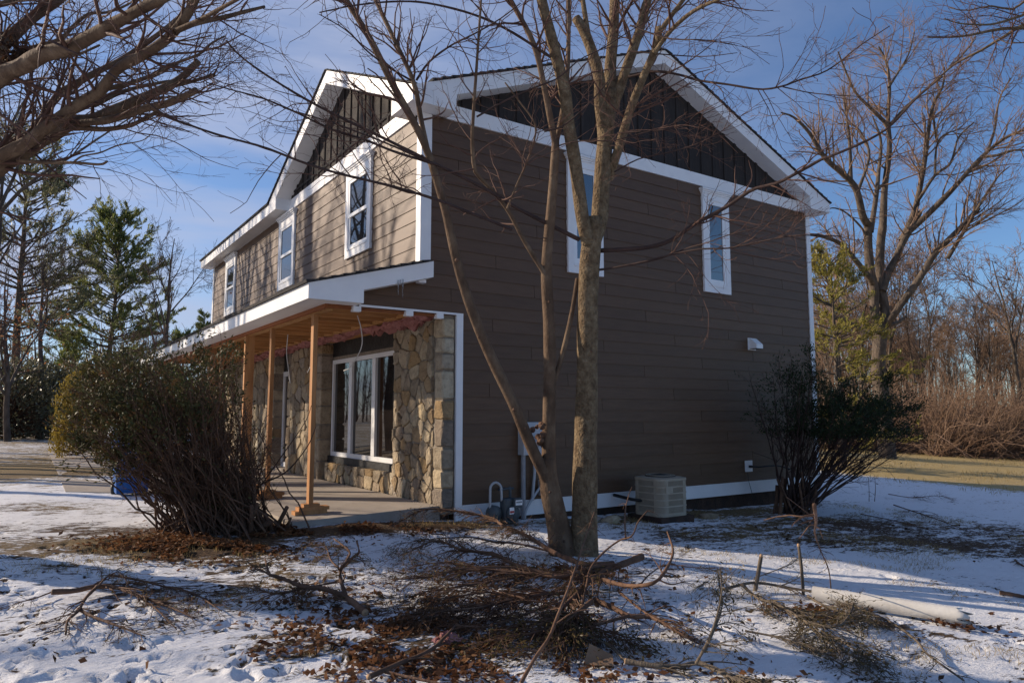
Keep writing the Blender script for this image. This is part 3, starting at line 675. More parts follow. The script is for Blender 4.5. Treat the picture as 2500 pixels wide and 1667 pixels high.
# electric meter cabinet with conduits
t_ = thing('electric_meter', 'grey electric meter cabinet with conduits on side wall behind the left trunk', 'meter', (1.69, 0, .94))
V = [(1.53, -.013, .93), (1.86, -.013, .93), (1.86, -.013, 1.38), (1.53, -.013, 1.38), (1.53, -.15, .93), (1.86, -.15, .93), (1.86, -.15, 1.20), (1.53, -.15, 1.20), (1.86, -.10, 1.375), (1.53, -.10, 1.375)]
mk('cabinet', V, [(4, 5, 6, 7), (7, 6, 8, 9), (9, 8, 2, 3), (0, 4, 7, 9, 3), (5, 1, 2, 8, 6), (0, 1, 5, 4)], 'meter_grey', t_)
V, Fc = tubeVF(np.array([(1.70, -.145, 1.10), (1.70, -.19, 1.10), (1.70, -.21, 1.10)]), np.array([.085, .085, .06]), 14); mk('meter_dial', V, Fc, 'galvanized', t_, smooth_=True)
cable('conduit', [(1.58, -.07, .93), (1.58, -.07, .4), (1.58, -.07, -.05)], .032, 'galvanized', t_, S=10)
cable('conduit', [(1.78, -.06, .93), (1.78, -.06, .7), (1.76, -.06, .5), (1.74, -.06, .3)], .022, 'meter_grey', t_, S=8)
cable('conduit', [(2.02, -.05, .62), (1.80, -.07, .40), (1.62, -.09, .20), (1.58, -.1, .06)], .018, 'meter_grey', t_, S=8)
t_ = thing('junction_box', 'small grey utility box low on side wall between meter and tree trunk', 'box', (1.96, 0, .36))
multi('case', [bx(1.87, 2.05, -.11, -.013, .36, .57)], 'meter_grey', t_); box('cover', 1.875, 2.045, -.122, -.111, .365, .565, 'galvanized', t_)
cable('wire', [(1.95, -.06, .36), (1.98, -.1, .2), (2.06, -.12, .1), (2.1, -.12, -.02)], .008, 'black_plastic', t_)
# gas meter
gx0 = 1.19; gy0 = -.30
t_ = thing('gas_meter', 'dark grey gas meter with white tags and bent pipe at foot of side wall', 'meter', (gx0, gy0, float(gz(gx0, gy0))))
def rbox(name, x0, x1, y0, y1, z0, z1, ch, mat, parent, k=3):
    """upright box with rounded vertical and soft horizontal edges"""
    pr = []
    for cx_, cy_, a0 in ((x1-ch, y1-ch, 0), (x0+ch, y1-ch, 90), (x0+ch, y0+ch, 180), (x1-ch, y0+ch, 270)):
        for i in range(k+1):
            a = R(a0+90*i/k); pr.append((cx_+ch*math.cos(a), cy_+ch*math.sin(a)))
    n = len(pr); c = ((x0+x1)/2, (y0+y1)/2); V = []
    for s_, z_ in ((.9, z0), (1, z0+ch*.4), (1, z1-ch*.4), (.9, z1)):
        for q in pr: V.append((c[0]+(q[0]-c[0])*s_, c[1]+(q[1]-c[1])*s_, z_))
    Fc = [(a*n+i, a*n+(i+1) % n, (a+1)*n+(i+1) % n, (a+1)*n+i) for a in range(3) for i in range(n)]+[tuple(range(n-1, -1, -1)), tuple(range(3*n, 4*n))]
    return mk(name, V, Fc, mat, parent)
rbox('body', gx0-.12, gx0+.115, gy0-.08, gy0+.08, .075, .39, .05, 'gas_grey', t_)
V, Fc = tubeVF(np.array([(gx0, gy0-.085, .20), (gx0, gy0-.105, .20), (gx0, gy0-.115, .20)]), np.array([.10, .10, .085]), 16); mk('face_plate', V, Fc, 'gas_grey', t_, smooth_=True)
rbox('index_box', gx0-.01, gx0+.12, gy0-.14, gy0-.08, .27, .40, .02, 'gas_grey', t_)
box('dial_label', gx0+.005, gx0+.11, gy0-.143, gy0-.1405, .31, .375, 'vinyl', t_)
for k in range(5): box('dial_digit', gx0+.016+.018*k, gx0+.027+.018*k, gy0-.1445, gy0-.1435, .338, .360, 'black_plastic', t_)
m, t, b = newmat('warning_red'); b.inputs['Base Color'].default_value = (.42, .05, .045, 1); b.inputs['Roughness'].default_value = .6
lb = box('warning_label', gx0-.075, gx0-.005, gy0-.124, gy0-.1165, .20, .285, 'vinyl', t_)
box('warning_stripe', gx0-.072, gx0-.008, gy0-.1258, gy0-.1248, .215, .243, 'warning_red', lb)
V, Fc = tubeVF(np.array([(gx0-.24, gy0+.04, .21), (gx0-.24, gy0-.03, .21), (gx0-.24, gy0-.05, .21)]), np.array([.105, .105, .06]), 16); mk('regulator', V, Fc, 'gas_grey', t_, smooth_=True)
cable('pipe', [(gx0-.30, gy0, .15), (gx0-.30, gy0, .45), (gx0-.29, gy0, .56), (gx0-.22, gy0, .605), (gx0-.14, gy0, .56), (gx0-.125, gy0, .46), (gx0-.122, gy0, .36)], .017, 'meter_grey', t_, S=8, k=26)
cable('pipe', [(gx0+.04, gy0+.04, .38), (gx0+.04, gy0+.04, .50), (gx0+.04, gy0+.06, .52)], .02, 'gas_grey', t_, S=8)
cable('pipe', [(gx0-.14, gy0+.05, .50), (gx0+.10, gy0+.05, .51)], .014, 'gas_grey', t_, S=8, k=4)
cable('pipe', [(gx0+.04, gy0+.06, .5), (gx0+.04, gy0+.30, .5)], .016, 'gas_grey', t_, S=8, k=4)
# air conditioner
ax, ay, h_ = 3.67, -.62, .30; az = .03
t_ = thing('air_conditioner', 'beige air conditioning condenser on a pad by the side wall', 'air conditioner', (ax, ay, -.1))
box('pad', ax-.34, ax+.34, ay-.33, ay+.34, -.16, az-.001, 'foundation', t_)
def superring(z_, rad, n=32, ch=.14):
    pr = []
    for cx_, cy_, a0 in ((1, 1, 0), (-1, 1, 90), (-1, -1, 180), (1, -1, 270)):
        for i in range(n//4):
            a = R(a0+90*i/(n//4-1)); pr.append((ax+cx_*(rad-ch)+ch*math.cos(a), ay+cy_*(rad-ch)+ch*math.sin(a), z_))
    return pr
def band(name, z0, z1, r0, r1, mat, close=False):
    A = superring(z0, r0)+superring(z1, r1); n = len(A)//2
    Fc = [(i, (i+1) % n, (i+1) % n+n, i+n) for i in range(n)]+([tuple(range(n, 2*n))] if close else [])
    return mk(name, A, Fc, mat, t_)
band('coil', az+.03, az+.51, h_-.028, h_-.028, 'ac_coil')
band('base_pan', az, az+.05, h_, h_, 'ac_case', True)
for k in range(1, 5): band('band', az+.05+k*.092-.010, az+.05+k*.092+.010, h_+.003, h_+.003, 'ac_case')
band('top_rim', az+.50, az+.535, h_+.005, h_+.005, 'ac_case'); band('top_cover', az+.535, az+.55, h_+.005, h_-.06, 'ac_case', True)
P = []
pr = superring(0, h_-.006, 128)
for i in range(len(pr)):
    x_, y_, _ = pr[i]; nx_ = pr[(i+1) % len(pr)]; mxx = ((x_+nx_[0])/2, (y_+nx_[1])/2); d_ = np.hypot(x_-nx_[0], y_-nx_[1]); kk = max(1, int(d_/.02))
    for q in range(kk):
        fx_ = x_+(nx_[0]-x_)*q/kk; fy_ = y_+(nx_[1]-y_)*q/kk
        P.append(bx(fx_-.005, fx_+.005, fy_-.005, fy_+.005, az+.05, az+.505))
o = multi('louver_fins', P, 'ac_case', t_); o['kind'] = 'stuff'
box('service_panel', ax-h_+.10, ax-h_+.24, ay-h_-.006, ay-h_+.03, az+.33, az+.43, 'ac_case', t_)
V, Fc = tubeVF(np.array([(ax, ay, az+.55), (ax, ay, az+.56)]), np.array([.225, .225]), 24); mk('fan_guard', V, Fc, 'ac_coil', t_)
P = []
for rr in (.06, .11, .16, .21):
    P.append(tubeVF(np.array([(ax+rr*math.cos(a), ay+rr*math.sin(a), az+.567) for a in np.linspace(0, 6.283, 30)]), np.full(30, .005), 4, False))
V, Fc = joinVF(P); mk('guard_wire', V, Fc, 'ac_case', t_)
cable('refrigerant_line', [(ax-h_+.02, ay+.1, az+.2), (ax-h_-.1, ay+.2, az+.22), (ax-h_-.12, ay+.55, az+.25)], .025, 'black_plastic', t_)
# stone steps / rubble near the pad
for k, (x, y, s_) in enumerate(((2.75, -.55, .13), (2.55, -.42, .09), (4.55, -.75, .14))):
    rr = np.random.default_rng(30+k); import bmesh
    bm = bmesh.new(); [bm.verts.new(q) for q in np.array([x, y, float(gz(x, y))+.02])+nrm(rr.normal(0, 1, (22, 3)))*np.array([s_*1.5, s_, s_*.6])]
    bmesh.ops.convex_hull(bm, input=bm.verts); bm.verts.ensure_lookup_table(); bm.verts.index_update()
    o = mk('rock', [tuple(v.co) for v in bm.verts], [tuple(v.index for v in f_.verts) for f_ in bm.faces], 'stone', base=(x, y, float(gz(x, y)))); bm.free()
    tag(o, ['grey rock in the snow left of the air conditioner', 'small grey rock nearest the meter side of the air conditioner', 'flat rock in the snow right of the air conditioner'][k], 'rock')

# blue bin behind the shrub
bp_ = G(318, 1208); bz = bp_[2]
t_ = thing('blue_bin', 'blue plastic wheeled bin standing behind the clipped shrub', 'bin', bp_)
def fr(z0, a0, z1, a1, name, mat):
    V = [(bp_[0]+sx*a0, bp_[1]+sy_*a0, bz+z0) for sx, sy_ in ((-1, -1), (1, -1), (1, 1), (-1, 1))]+[(bp_[0]+sx*a1, bp_[1]+sy_*a1, bz+z1) for sx, sy_ in ((-1, -1), (1, -1), (1, 1), (-1, 1))]
    return mk(name, V, BF, mat, t_)
fr(.05, .22, .95, .29, 'body', 'blue_plastic'); fr(.951, .31, .99, .31, 'rim', 'blue_plastic'); fr(.991, .30, 1.07, .22, 'lid', 'blue_plastic')
for s_ in (-1, 1):
    V, Fc = tubeVF(np.array([(bp_[0]+s_*.20, bp_[1]+.25, bz+.1), (bp_[0]+s_*.25, bp_[1]+.25, bz+.1)]), np.array([.1, .1]), 14); mk('wheel', V, Fc, 'black_plastic', t_)

# white plastic pipe lying in the snow, its near end broken
A_ = G(1985, 1462, .02); B_ = G(2352, 1520, .03); n = 30; rad = .062
P = np.linspace(A_, B_, n); P[:, 2] += rad*.8; ax_ = nrm(B_-A_); sd = nrm(np.cross(ax_, [0, 0, 1.])); upv = np.cross(sd, ax_)
V = []; S_ = 20; rr = np.random.default_rng(5); jag = rr.uniform(-.05, .07, S_)
for rad_ in (rad, rad-.008):
    for i in range(n):
        for j in range(S_):
            a = j*2*math.pi/S_; off = ax_*jag[j] if i == n-1 else 0
            V.append(P[i]+off+rad_*(math.cos(a)*sd+math.sin(a)*upv))
Fc = []
for s_ in range(2):
    for i in range(n-1):
        for j in range(S_): Fc.append((s_*n*S_+i*S_+j, s_*n*S_+i*S_+(j+1) % S_, s_*n*S_+(i+1)*S_+(j+1) % S_, s_*n*S_+(i+1)*S_+j))
for j in range(S_): Fc.append(((n-1)*S_+j, (n-1)*S_+(j+1) % S_, n*S_+(n-1)*S_+(j+1) % S_, n*S_+(n-1)*S_+j))
tag(mk('plastic_pipe', V, Fc, 'pvc', base=A_, smooth_=True), 'dirty white plastic pipe with a broken end lying in the snow', 'pipe')

# wooden stakes left of the pipe
cs = crop(1700, 1250, .34)
def stake(bot, top, r0, label, nub):
    b0 = G(*cs(*bot)); d_ = np.linalg.norm((b0-CP)); dep = (b0-CP) @ FW; tp = W(*cs(*top), dep)
    P = resample([b0-np.array([0, 0, .05]), b0*.5+tp*.5+np.array([.01, 0, 0]), tp], 8)
    t_ = thing('wooden_stake', label, 'stake', b0); V, Fc = tubeVF(P, np.linspace(r0*1.1, r0, 8), 9, True, .06, 3); mk('shaft', V, Fc, 'stake_wood', t_, smooth_=True)
    V, Fc = tubeVF(np.array([tp, tp+nrm(P[-1]-P[-2])*.02]), np.array([r0*nub, r0*nub*.8]), 9); mk('cut_end', V, Fc, 'cut_wood', t_)
stake((415, 560), (465, 318), .017, 'short thick wooden stake leaning right out of the brush', .9)
stake((770, 590), (735, 242), .013, 'taller thin wooden stake with a pale cut top, left of the pipe', 1.15)
# scrap of pink insulation, cardboard
p = G(1093, 1562, .02); rr = np.random.default_rng(8); n, mm_ = 10, 12
V = [(p[0]+(i/(n-1)-.5)*.19+rr.normal(0, .01), p[1]+(j/(mm_-1)-.5)*.15+rr.normal(0, .01), p[2]+.06*math.sin(math.pi*i/(n-1))*math.sin(math.pi*j/(mm_-1))*rr.uniform(.5, 1.2)) for i in range(n) for j in range(mm_)]
tag(mk('insulation_scrap', V, [(i*mm_+j, (i+1)*mm_+j, (i+1)*mm_+j+1, i*mm_+j+1) for i in range(n-1) for j in range(mm_-1)], 'insulation', base=p), 'crumpled scrap of pink insulation in the dead leaves', 'insulation')
p = G(1465, 1625, .02); q1 = RT*.10; q2 = FH*.09+np.array([0, 0, .03])
V = [p-q1, p+q1*.8, p+q1*.9+q2, p-q1*.5+q2*1.3+np.array([0, 0, .05])]; V = V+[v_+np.array([0, 0, .006]) for v_ in V]
tag(mk('cardboard_scrap', V, BF, 'cardboard', base=p), 'torn brown cardboard scrap under the sticks at the bottom edge', 'scrap')

# ================================================================== TREES
def limb(pts, r0, r1, k=None):
    k = k or max(8, len(pts)*4); P = resample(pts, k); return P, np.linspace(1, 0, k)**.9*(r0-r1)+r1
def stack(limbs, k=14):
    P = []; Q = []
    for p, r_ in limbs:
        s = np.linspace(0, len(p)-1, k); i = np.minimum(s.astype(int), len(p)-2); f = s-i
        P.append(p[i]*(1-f[:, None])+p[i+1]*f[:, None]); Q.append(r_[i]*(1-f)+r_[i+1]*f)
    return np.array(P), np.array(Q)
def twigs(t_, limbs, spec, mat='twig', r=rng, name='twigs', droop=0., flat=0.3):
    """spec: list of (count, Lmin, Lmax, radius rel, rmin, wiggle, up, t0)"""
    P, Q = stack(limbs); L = []
    for i, (n, l0, l1, rel, rm, wig, up, t0) in enumerate(spec):
        S, D, Ln, r0 = spawn(P, Q, n, t0, 1., (.45, 1.05), (l0, l1), rel, rm, r, flat)
        r0 = np.minimum(r0, .022/(i+1)**1.2); K = 7 if i == 0 else 5 if i == 1 else 3
        P, Q = grow(S, D, Ln, r0, K, wig, up, .3, r, droop); Q = np.maximum(Q, rm*.7)
        L.append(tubeVF(P, Q, 5 if i == 0 else 4 if i == 1 else 3, False))
    V, Fc = joinVF(L); o = mk(name, V, Fc, mat, t_, smooth_=True); o['kind'] = 'stuff'; return o, P
# ---- the two-stemmed tree in front of the side wall
c8 = crop(780, 0, .4464); D8 = 1.063
def disp(L): return [(x*1.0629, y*1.0629) for x, y in L]
MT = G(1385, 1352); MD = float((MT-CP) @ FW)
def tr(pts, d0, d1, off=0.):
    n = len(pts); return [W(u, v, MD+d0+(d1-d0)*i/(n-1)) for i, (u, v) in enumerate(pts)]
t_ = thing('front_tree', 'bare multi-stemmed tree with two fused trunks standing before the side wall', 'tree', MT)
tl = []     # thick limbs
tl.append(limb(tr(disp([(1338, 1290), (1342, 1180), (1345, 1060), (1348, 860), (1352, 640), (1362, 530), (1362, 500)]), 0, .05), .140, .098, 34))
tl.append(limb(tr(disp([(1296, 1285), (1278, 1190), (1262, 1110), (1255, 1050)]), -.02, -.08), .135, .095, 16))
tl.append(limb(tr([c8(*q) for q in ((1470, 1330), (1440, 1200), (1400, 900), (1365, 700), (1340, 500), (1300, 330), (1260, 170), (1215, 0), (1190, -120))], .0, -.5), .076, .05, 36))
tl.append(limb(tr([c8(*q) for q in ((1490, 1330), (1530, 1200), (1545, 1000), (1560, 800), (1575, 640), (1590, 500))], .05, .35), .09, .09, 26))
tl.append(limb(tr([c8(*q) for q in ((1560, 760), (1535, 560), (1530, 430), (1490, 280), (1440, 160), (1400, 100))], .25, .3), .075, .05, 24))
tl.append(limb(tr([c8(*q) for q in ((1590, 540), (1590, 380), (1605, 200), (1615, 0), (1620, -120))], .34, .6), .072, .055, 20))
tl.append(limb(tr([c8(*q) for q in ((1600, 600), (1660, 430), (1715, 270), (1765, 120), (1795, 0), (1830, -110))], .34, .2), .062, .042, 22))
tl.append(limb(tr([c8(*q) for q in ((1580, 980), (1640, 800), (1700, 600), (1780, 400), (1845, 250), (1860, 150))], .25, -.4), .052, .036, 26))
tl.append(limb(tr([c8(*q) for q in ((1858, 180), (1930, 80), (1990, 0), (2060, -100))], -.38, -.6), .026, .018, 12))
tl.append(limb(tr([c8(*q) for q in ((1830, 290), (1930, 160), (2050, 60), (2180, 0), (2280, -40))], -.3, -1.0), .024, .013, 16))
tl.append(limb(tr([c8(*q) for q in ((1475, 230), (1455, 100), (1440, 0), (1430, -80))], .3, .4), .033, .024, 12))
tl.append(limb(tr(disp([(1262, 1110), (1225, 1035), (1180, 930), (1110, 780), (1060, 640), (1022, 480), (988, 365)]), -.08, -.75), .066, .036, 36))
tl.append(limb(tr(disp([(990, 370), (960, 300), (900, 190), (850, 90), (795, 0), (770, -45)]), -.75, -1.2), .036, .026, 20))
tl.append(limb(tr(disp([(988, 375), (968, 280), (950, 190), (905, 90), (862, 0), (845, -40)]), -.75, -.5), .027, .019, 20))
tl.append(limb(tr(disp([(1264, 1130), (1260, 1050), (1262, 900), (1262, 760), (1255, 620), (1266, 480), (1276, 340), (1276, 320)]), -.08, -.15), .078, .042, 40))
tl.append(limb(tr(disp([(1276, 335), (1250, 200), (1225, 100), (1172, 0), (1150, -45)]), -.15, -.6), .033, .024, 18))
tl.append(limb(tr(disp([(1274, 340), (1288, 280), (1302, 180), (1306, 80), (1306, 0), (1306, -45)]), -.15, .1), .028, .021, 18))
tl.append(limb(tr(disp([(1252, 630), (1205, 555), (1165, 480), (1115, 420), (1092, 395), (1085, 330), (1088, 250), (1095, 150), (1105, 0)]), -.15, -.9), .027, .010, 30))
tl.append(limb(tr(disp([(1165, 480), (1185, 430), (1215, 360), (1230, 290), (1190, 230), (1160, 190)]), -.5, -.8), .012, .007, 20))
tl.append(limb(tr(disp([(1262, 905), (1290, 820), (1313, 720), (1326, 640)]), -.1, .12), .030, .022, 14))
ml = []
c1l = crop(400, 100, .3827)
ml.append(limb(tr([(1414, 585), (1271, 513), (1182, 460), (1066, 402)]+[c1l(*q) for q in ((1400, 620), (1150, 500), (900, 370), (640, 210), (480, 90), (400, 0))], .0, -2.2), .024, .006, 40))
ml.append(limb(tr([(1066, 402)]+[c1l(*q) for q in ((1480, 710), (1280, 630), (1080, 570), (850, 460), (640, 370), (420, 310), (270, 265))], -.75, -2.4), .014, .004, 30))
ml.append(limb(tr([(1250, 560)]+[c1l(*q) for q in ((1960, 1100), (1760, 1020), (1500, 940), (1300, 890), (1130, 850), (900, 780), (640, 680), (380, 610), (200, 550), (0, 470))]+[(330, 225), (220, 150), (100, 90)], -.5, -3.0), .016, .005, 40))
c3s = crop(1500, 80, .3955); ctr = crop(1900, 0, .3827)
ml.append(limb(tr([(1460, 612)]+[c3s(*q) for q in ((0, 1340), (200, 1325), (350, 1280), (500, 1180), (700, 1070), (850, 970), (1000, 930), (1120, 870), (1300, 770))]+[ctr(*q) for q in ((300, 1010), (450, 950), (600, 880), (720, 800), (900, 610), (1050, 490))], .1, -2.2), .026, .006, 44))
ml.append(limb(tr([(1450, 660)]+[c3s(*q) for q in ((0, 1450), (200, 1410), (350, 1370), (540, 1335), (700, 1330), (900, 1290), (1050, 1260), (1170, 1250), (1400, 1255))], .05, -1.6), .013, .004, 30))
ml.append(limb(tr([c3s(*q) for q in ((100, 1435), (280, 1395), (450, 1330), (560, 1300), (700, 1250), (900, 1200), (1140, 1125))], -.2, -1.3), .008, .003, 20))
ml.append(limb(tr([c3s(*q) for q in ((90, 275), (250, 240), (400, 260), (520, 295), (700, 320), (900, 350), (1040, 330), (1150, 290), (1280, 250), (1380, 190), (1517, 80), (1700, -40))], .1, -1.8), .015, .004, 34))
ml.append(limb(tr([c3s(*q) for q in ((1040, 335), (1200, 370), (1350, 385), (1517, 395))], -1.0, -1.5), .006, .003, 12))
ml.append(limb(tr([c3s(*q) for q in ((20, 620), (150, 610), (300, 600), (430, 570), (560, 500), (700, 430))], -.1, -.9), .008, .003, 16))
ml.append(limb(tr([c3s(*q) for q in ((0, 860), (150, 780), (330, 740), (500, 690), (660, 610), (800, 500))], -.2, -1.0), .008, .003, 16))
ml.append(limb(tr([c8(*q) for q in ((1275, 320), (1040, 170), (840, 80), (600, 20), (420, 10), (200, 30), (0, 70))], -.3, -1.7), .015, .005, 28))
ml.append(limb(tr([c8(*q) for q in ((1290, 810), (1330, 790), (1450, 770), (1600, 770), (1760, 730), (1900, 690), (2080, 610))], -.1, -.8), .008, .003, 20))
ml.append(limb(tr([c8(*q) for q in ((530, 440), (600, 340), (720, 250), (840, 190), (980, 110), (1100, 20))], -.6, -1.1), .012, .005, 18))
ml.append(limb(tr([c8(*q) for q in ((500, 440), (380, 370), (260, 280), (150, 170), (0, 80))], -.65, -1.6), .010, .004, 18))
ml.append(limb(tr([c8(*q) for q in ((860, 640), (1000, 560), (1150, 490), (1300, 430), (1420, 330), (1560, 260), (1700, 170), (1850, 90))], -.8, -1.2), .010, .003, 24))
ml.append(limb(tr([c8(*q) for q in ((1230, 720), (1330, 690), (1440, 600), (1560, 470), (1640, 350), (1730, 230))], -.7, -1.1), .009, .003, 20))
ml.append(limb(tr([c8(*q) for q in ((1700, 140), (1900, 210), (2100, 220), (2285, 250))], -.2, -1.2), .009, .003, 18))
ml.append(limb(tr([c8(*q) for q in ((1690, 280), (1900, 300), (2100, 310), (2285, 290))], 0, -.8), .008, .003, 18))
ml.append(limb(tr([c8(*q) for q in ((610, 890), (540, 860), (380, 790), (200, 720), (0, 650), (-200, 590))], -.75, -1.8), .011, .004, 20))
def flare(L, a):
    P, Q = L; Q = Q.copy(); h = P[:, 2]-P[0, 2]; Q *= 1+a*np.exp(-h/.16); return P, Q
tl[0] = flare(tl[0], .30); tl[1] = flare(tl[1], .35)
mk('trunk', *tubeVF(*tl[0], 18, True, .05, 0), 'bark', t_, smooth_=True); mk('trunk', *tubeVF(*tl[1], 18, True, .06, 1), 'bark_smooth', t_, smooth_=True)
for L_, mt_ in ((tl[2:11], 'bark'), (tl[11:], 'bark_smooth')): mk('limbs', *joinVF([tubeVF(p_, q_, 14, True, .045, i+5) for i, (p_, q_) in enumerate(L_)]), mt_, t_, smooth_=True)
V, Fc = joinVF([tubeVF(p_, q_*(1+.06*np.sin(np.arange(len(q_))*1.7)), 7, True) for p_, q_ in ml]); mk('branches', V, Fc, 'twig_dark', t_, smooth_=True)
# knots and cut stubs on the stems
KN = []
for i in (0, 1, 11, 14):
    P_, Q_ = tl[i]; 
    for k in range(9 if i == 1 else 4):
        j = rng.integers(2, len(P_)-2); dr_ = nrm(-FH*.8+RT*rng.uniform(-.8, .8)); s0 = P_[j]+dr_*Q_[j]*.9
        KN.append(tubeVF(np.array([s0, s0+dr_*.012, s0+dr_*.02]), np.array([.017, .013, .006])*rng.uniform(.7, 1.3), 7))
c0 = W(*[q*1.0629 for q in (1243, 1000)], MD-.1)
for k in range(26):
    s0 = c0+rng.normal(0, 1, 3)*np.array([.035, .035, .06]); d_ = nrm(rng.normal(0, 1, 3)-FH*.8); KN.append(tubeVF(np.array([s0, s0+d_*.03, s0+d_*.045]), np.array([.035, .026, .010])*rng.uniform(.6, 1.2), 7))
V, Fc = joinVF(KN); mk('burl', V, Fc, 'branch_brown', t_, smooth_=True)
twigs(t_, ml+tl[8:10]+tl[12:14]+tl[15:19], [(300, .35, 1.15, .5, .0034, .16, .02, .2), (950, .15, .5, .6, .0022, .2, .01, .1), (2200, .06, .2, .7, .0016, .2, 0, .1)], 'twig')
twigs(t_, [tl[i] for i in (5, 6, 10, 7)], [(30, .5, 1.2, .3, .004, .14, .05, .4), (120, .2, .5, .6, .0025, .2, .01, .1), (260, .08, .2, .7, .0017, .2, 0, .1)], 'twig')

# ---- the big spreading tree at the left edge, pruned limbs
cl = crop(0, 0, .2870); LD = 6.7
TB = np.array(CP+FH*6.7-RT*6.7); TB[2] = float(gz(TB[0], TB[1]))
t_ = thing('spreading_tree', 'large bare tree with pruned limbs reaching in from the left edge', 'tree', TB)
def tl_(pts, r0, r1, d0=0., d1=0.):
    n = len(pts); return limb([W(*cl(*q), LD+d0+(d1-d0)*i/(n-1)) for i, q in enumerate(pts)], r0*.64, r1*.66)
fork = W(-420, 620, LD); tk = [limb([TB-np.array([0, 0, .2]), TB*.5+fork*.5+RT*.15, fork], .36, .25, 16)]
L1 = [tl_([(-900, 1900), (-300, 1600), (100, 1350), (300, 1230), (450, 1130), (600, 1060), (800, 1010), (950, 950), (1100, 880), (1250, 820), (1420, 740), (1550, 660), (1690, 520)], .15, .045, 0, .6),
 tl_([(-700, 1750), (-300, 1480), (200, 1230), (400, 1080), (700, 870), (850, 780), (1000, 590), (1200, 480), (1400, 350), (1520, 230), (1620, 80), (1700, -80)], .105, .05, 0, -.8),
 tl_([(-400, 1480), (0, 1250), (250, 1140), (380, 980), (480, 830), (600, 740), (850, 600), (1000, 530), (1300, 330), (1500, 170), (1650, 30)], .07, .03, .2, 1.0),
 tl_([(-1200, 1900), (-700, 1200), (-50, 690), (200, 560), (350, 470), (600, 400), (800, 300), (1000, 190), (1200, 80), (1420, -30)], .16, .055, -.2, -1.3),
 tl_([(-1300, 1800), (-600, 1000), (-50, 480), (50, 360), (200, 220), (330, 110), (500, 0), (600, -90)], .13, .065, -.2, .9),
 tl_([(-400, 860), (-50, 580), (250, 420), (500, 340), (640, 210), (760, 120), (900, 110), (1050, 60), (1150, 0)], .05, .014, .4, 1.2),
 tl_([(450, 1180), (650, 1060), (880, 1030), (1100, 970), (1250, 920), (1400, 890), (1550, 830), (1670, 770)], .062, .043, .3, -.3),
 tl_([(600, 1090), (750, 1095), (900, 1100), (1100, 1070), (1250, 1000), (1350, 945)], .04, .026, .2, .2),
 tl_([(1420, 750), (1650, 690), (1830, 635)], .028, .024, .5, .6),
 tl_([(150, 1365), (400, 1385), (640, 1385), (850, 1400), (910, 1375)], .028, .014, 0, -.4),
 tl_([(620, 1385), (700, 1330), (850, 1300), (1000, 1240), (1200, 1200), (1280, 1150)], .014, .005, -.2, -.5),
 tl_([(900, 760), (1100, 710), (1300, 640), (1500, 540), (1700, 460), (1800, 370), (1910, 310)], .034, .012, -.2, .3),
 tl_([(800, 900), (1000, 800), (1150, 750), (1300, 720), (1450, 690), (1640, 690)], .034, .016, .2, .8),
 tl_([(1480, 270), (1700, 190), (1900, 150), (2090, 100), (2250, 60)], .04, .02, -.7, -.2),
 tl_([(1500, 260), (1700, 170), (1850, 90), (2030, -10)], .03, .022, -.7, -1.2),
 tl_([(380, 520), (500, 490), (650, 470), (850, 385)], .024, .014, -.4, -.2),
 tl_([(1400, 355), (1600, 345), (1800, 305)], .012, .008, -.5, -.5),
 tl_([(-300, 90), (0, 40), (150, 0), (300, -20)], .05, .03, 0, .5)]
tk += [limb([fork, L1[i][0][0]*.6+fork*.4+np.array([0, 0, .1]), L1[i][0][0], L1[i][0][2]], .2, L1[i][1][0], 10) for i in (0, 1, 2, 3, 4, 5, 17)]
V, Fc = joinVF([tubeVF(p_, q_, 14, True, .05, i) for i, (p_, q_) in enumerate(tk)]); mk('trunk', V, Fc, 'bark', t_, smooth_=True)
V, Fc = joinVF([tubeVF(p_, q_*(1+.04*np.sin(np.arange(len(q_))*1.3+i)), 12, True, .05, i) for i, (p_, q_) in enumerate(L1)]); mk('limbs', V, Fc, 'bark_smooth', t_, smooth_=True)
twigs(t_, L1, [(200, .4, 1.4, .35, .003, .15, .03, .15), (800, .2, .6, .6, .0018, .2, .02, .1), (1900, .08, .25, .7, .0014, .2, .01, .1)], 'twig')
# a small nest / clump of dead leaves in the fork
C = W(*cl(120, 480), LD)+rng.normal(0, .06, (260, 3)); V, Fc = leavesVF(C, .07); o = mk('leaf_clump', V, Fc, 'dead_leaf_dark', t_); o['kind'] = 'stuff'

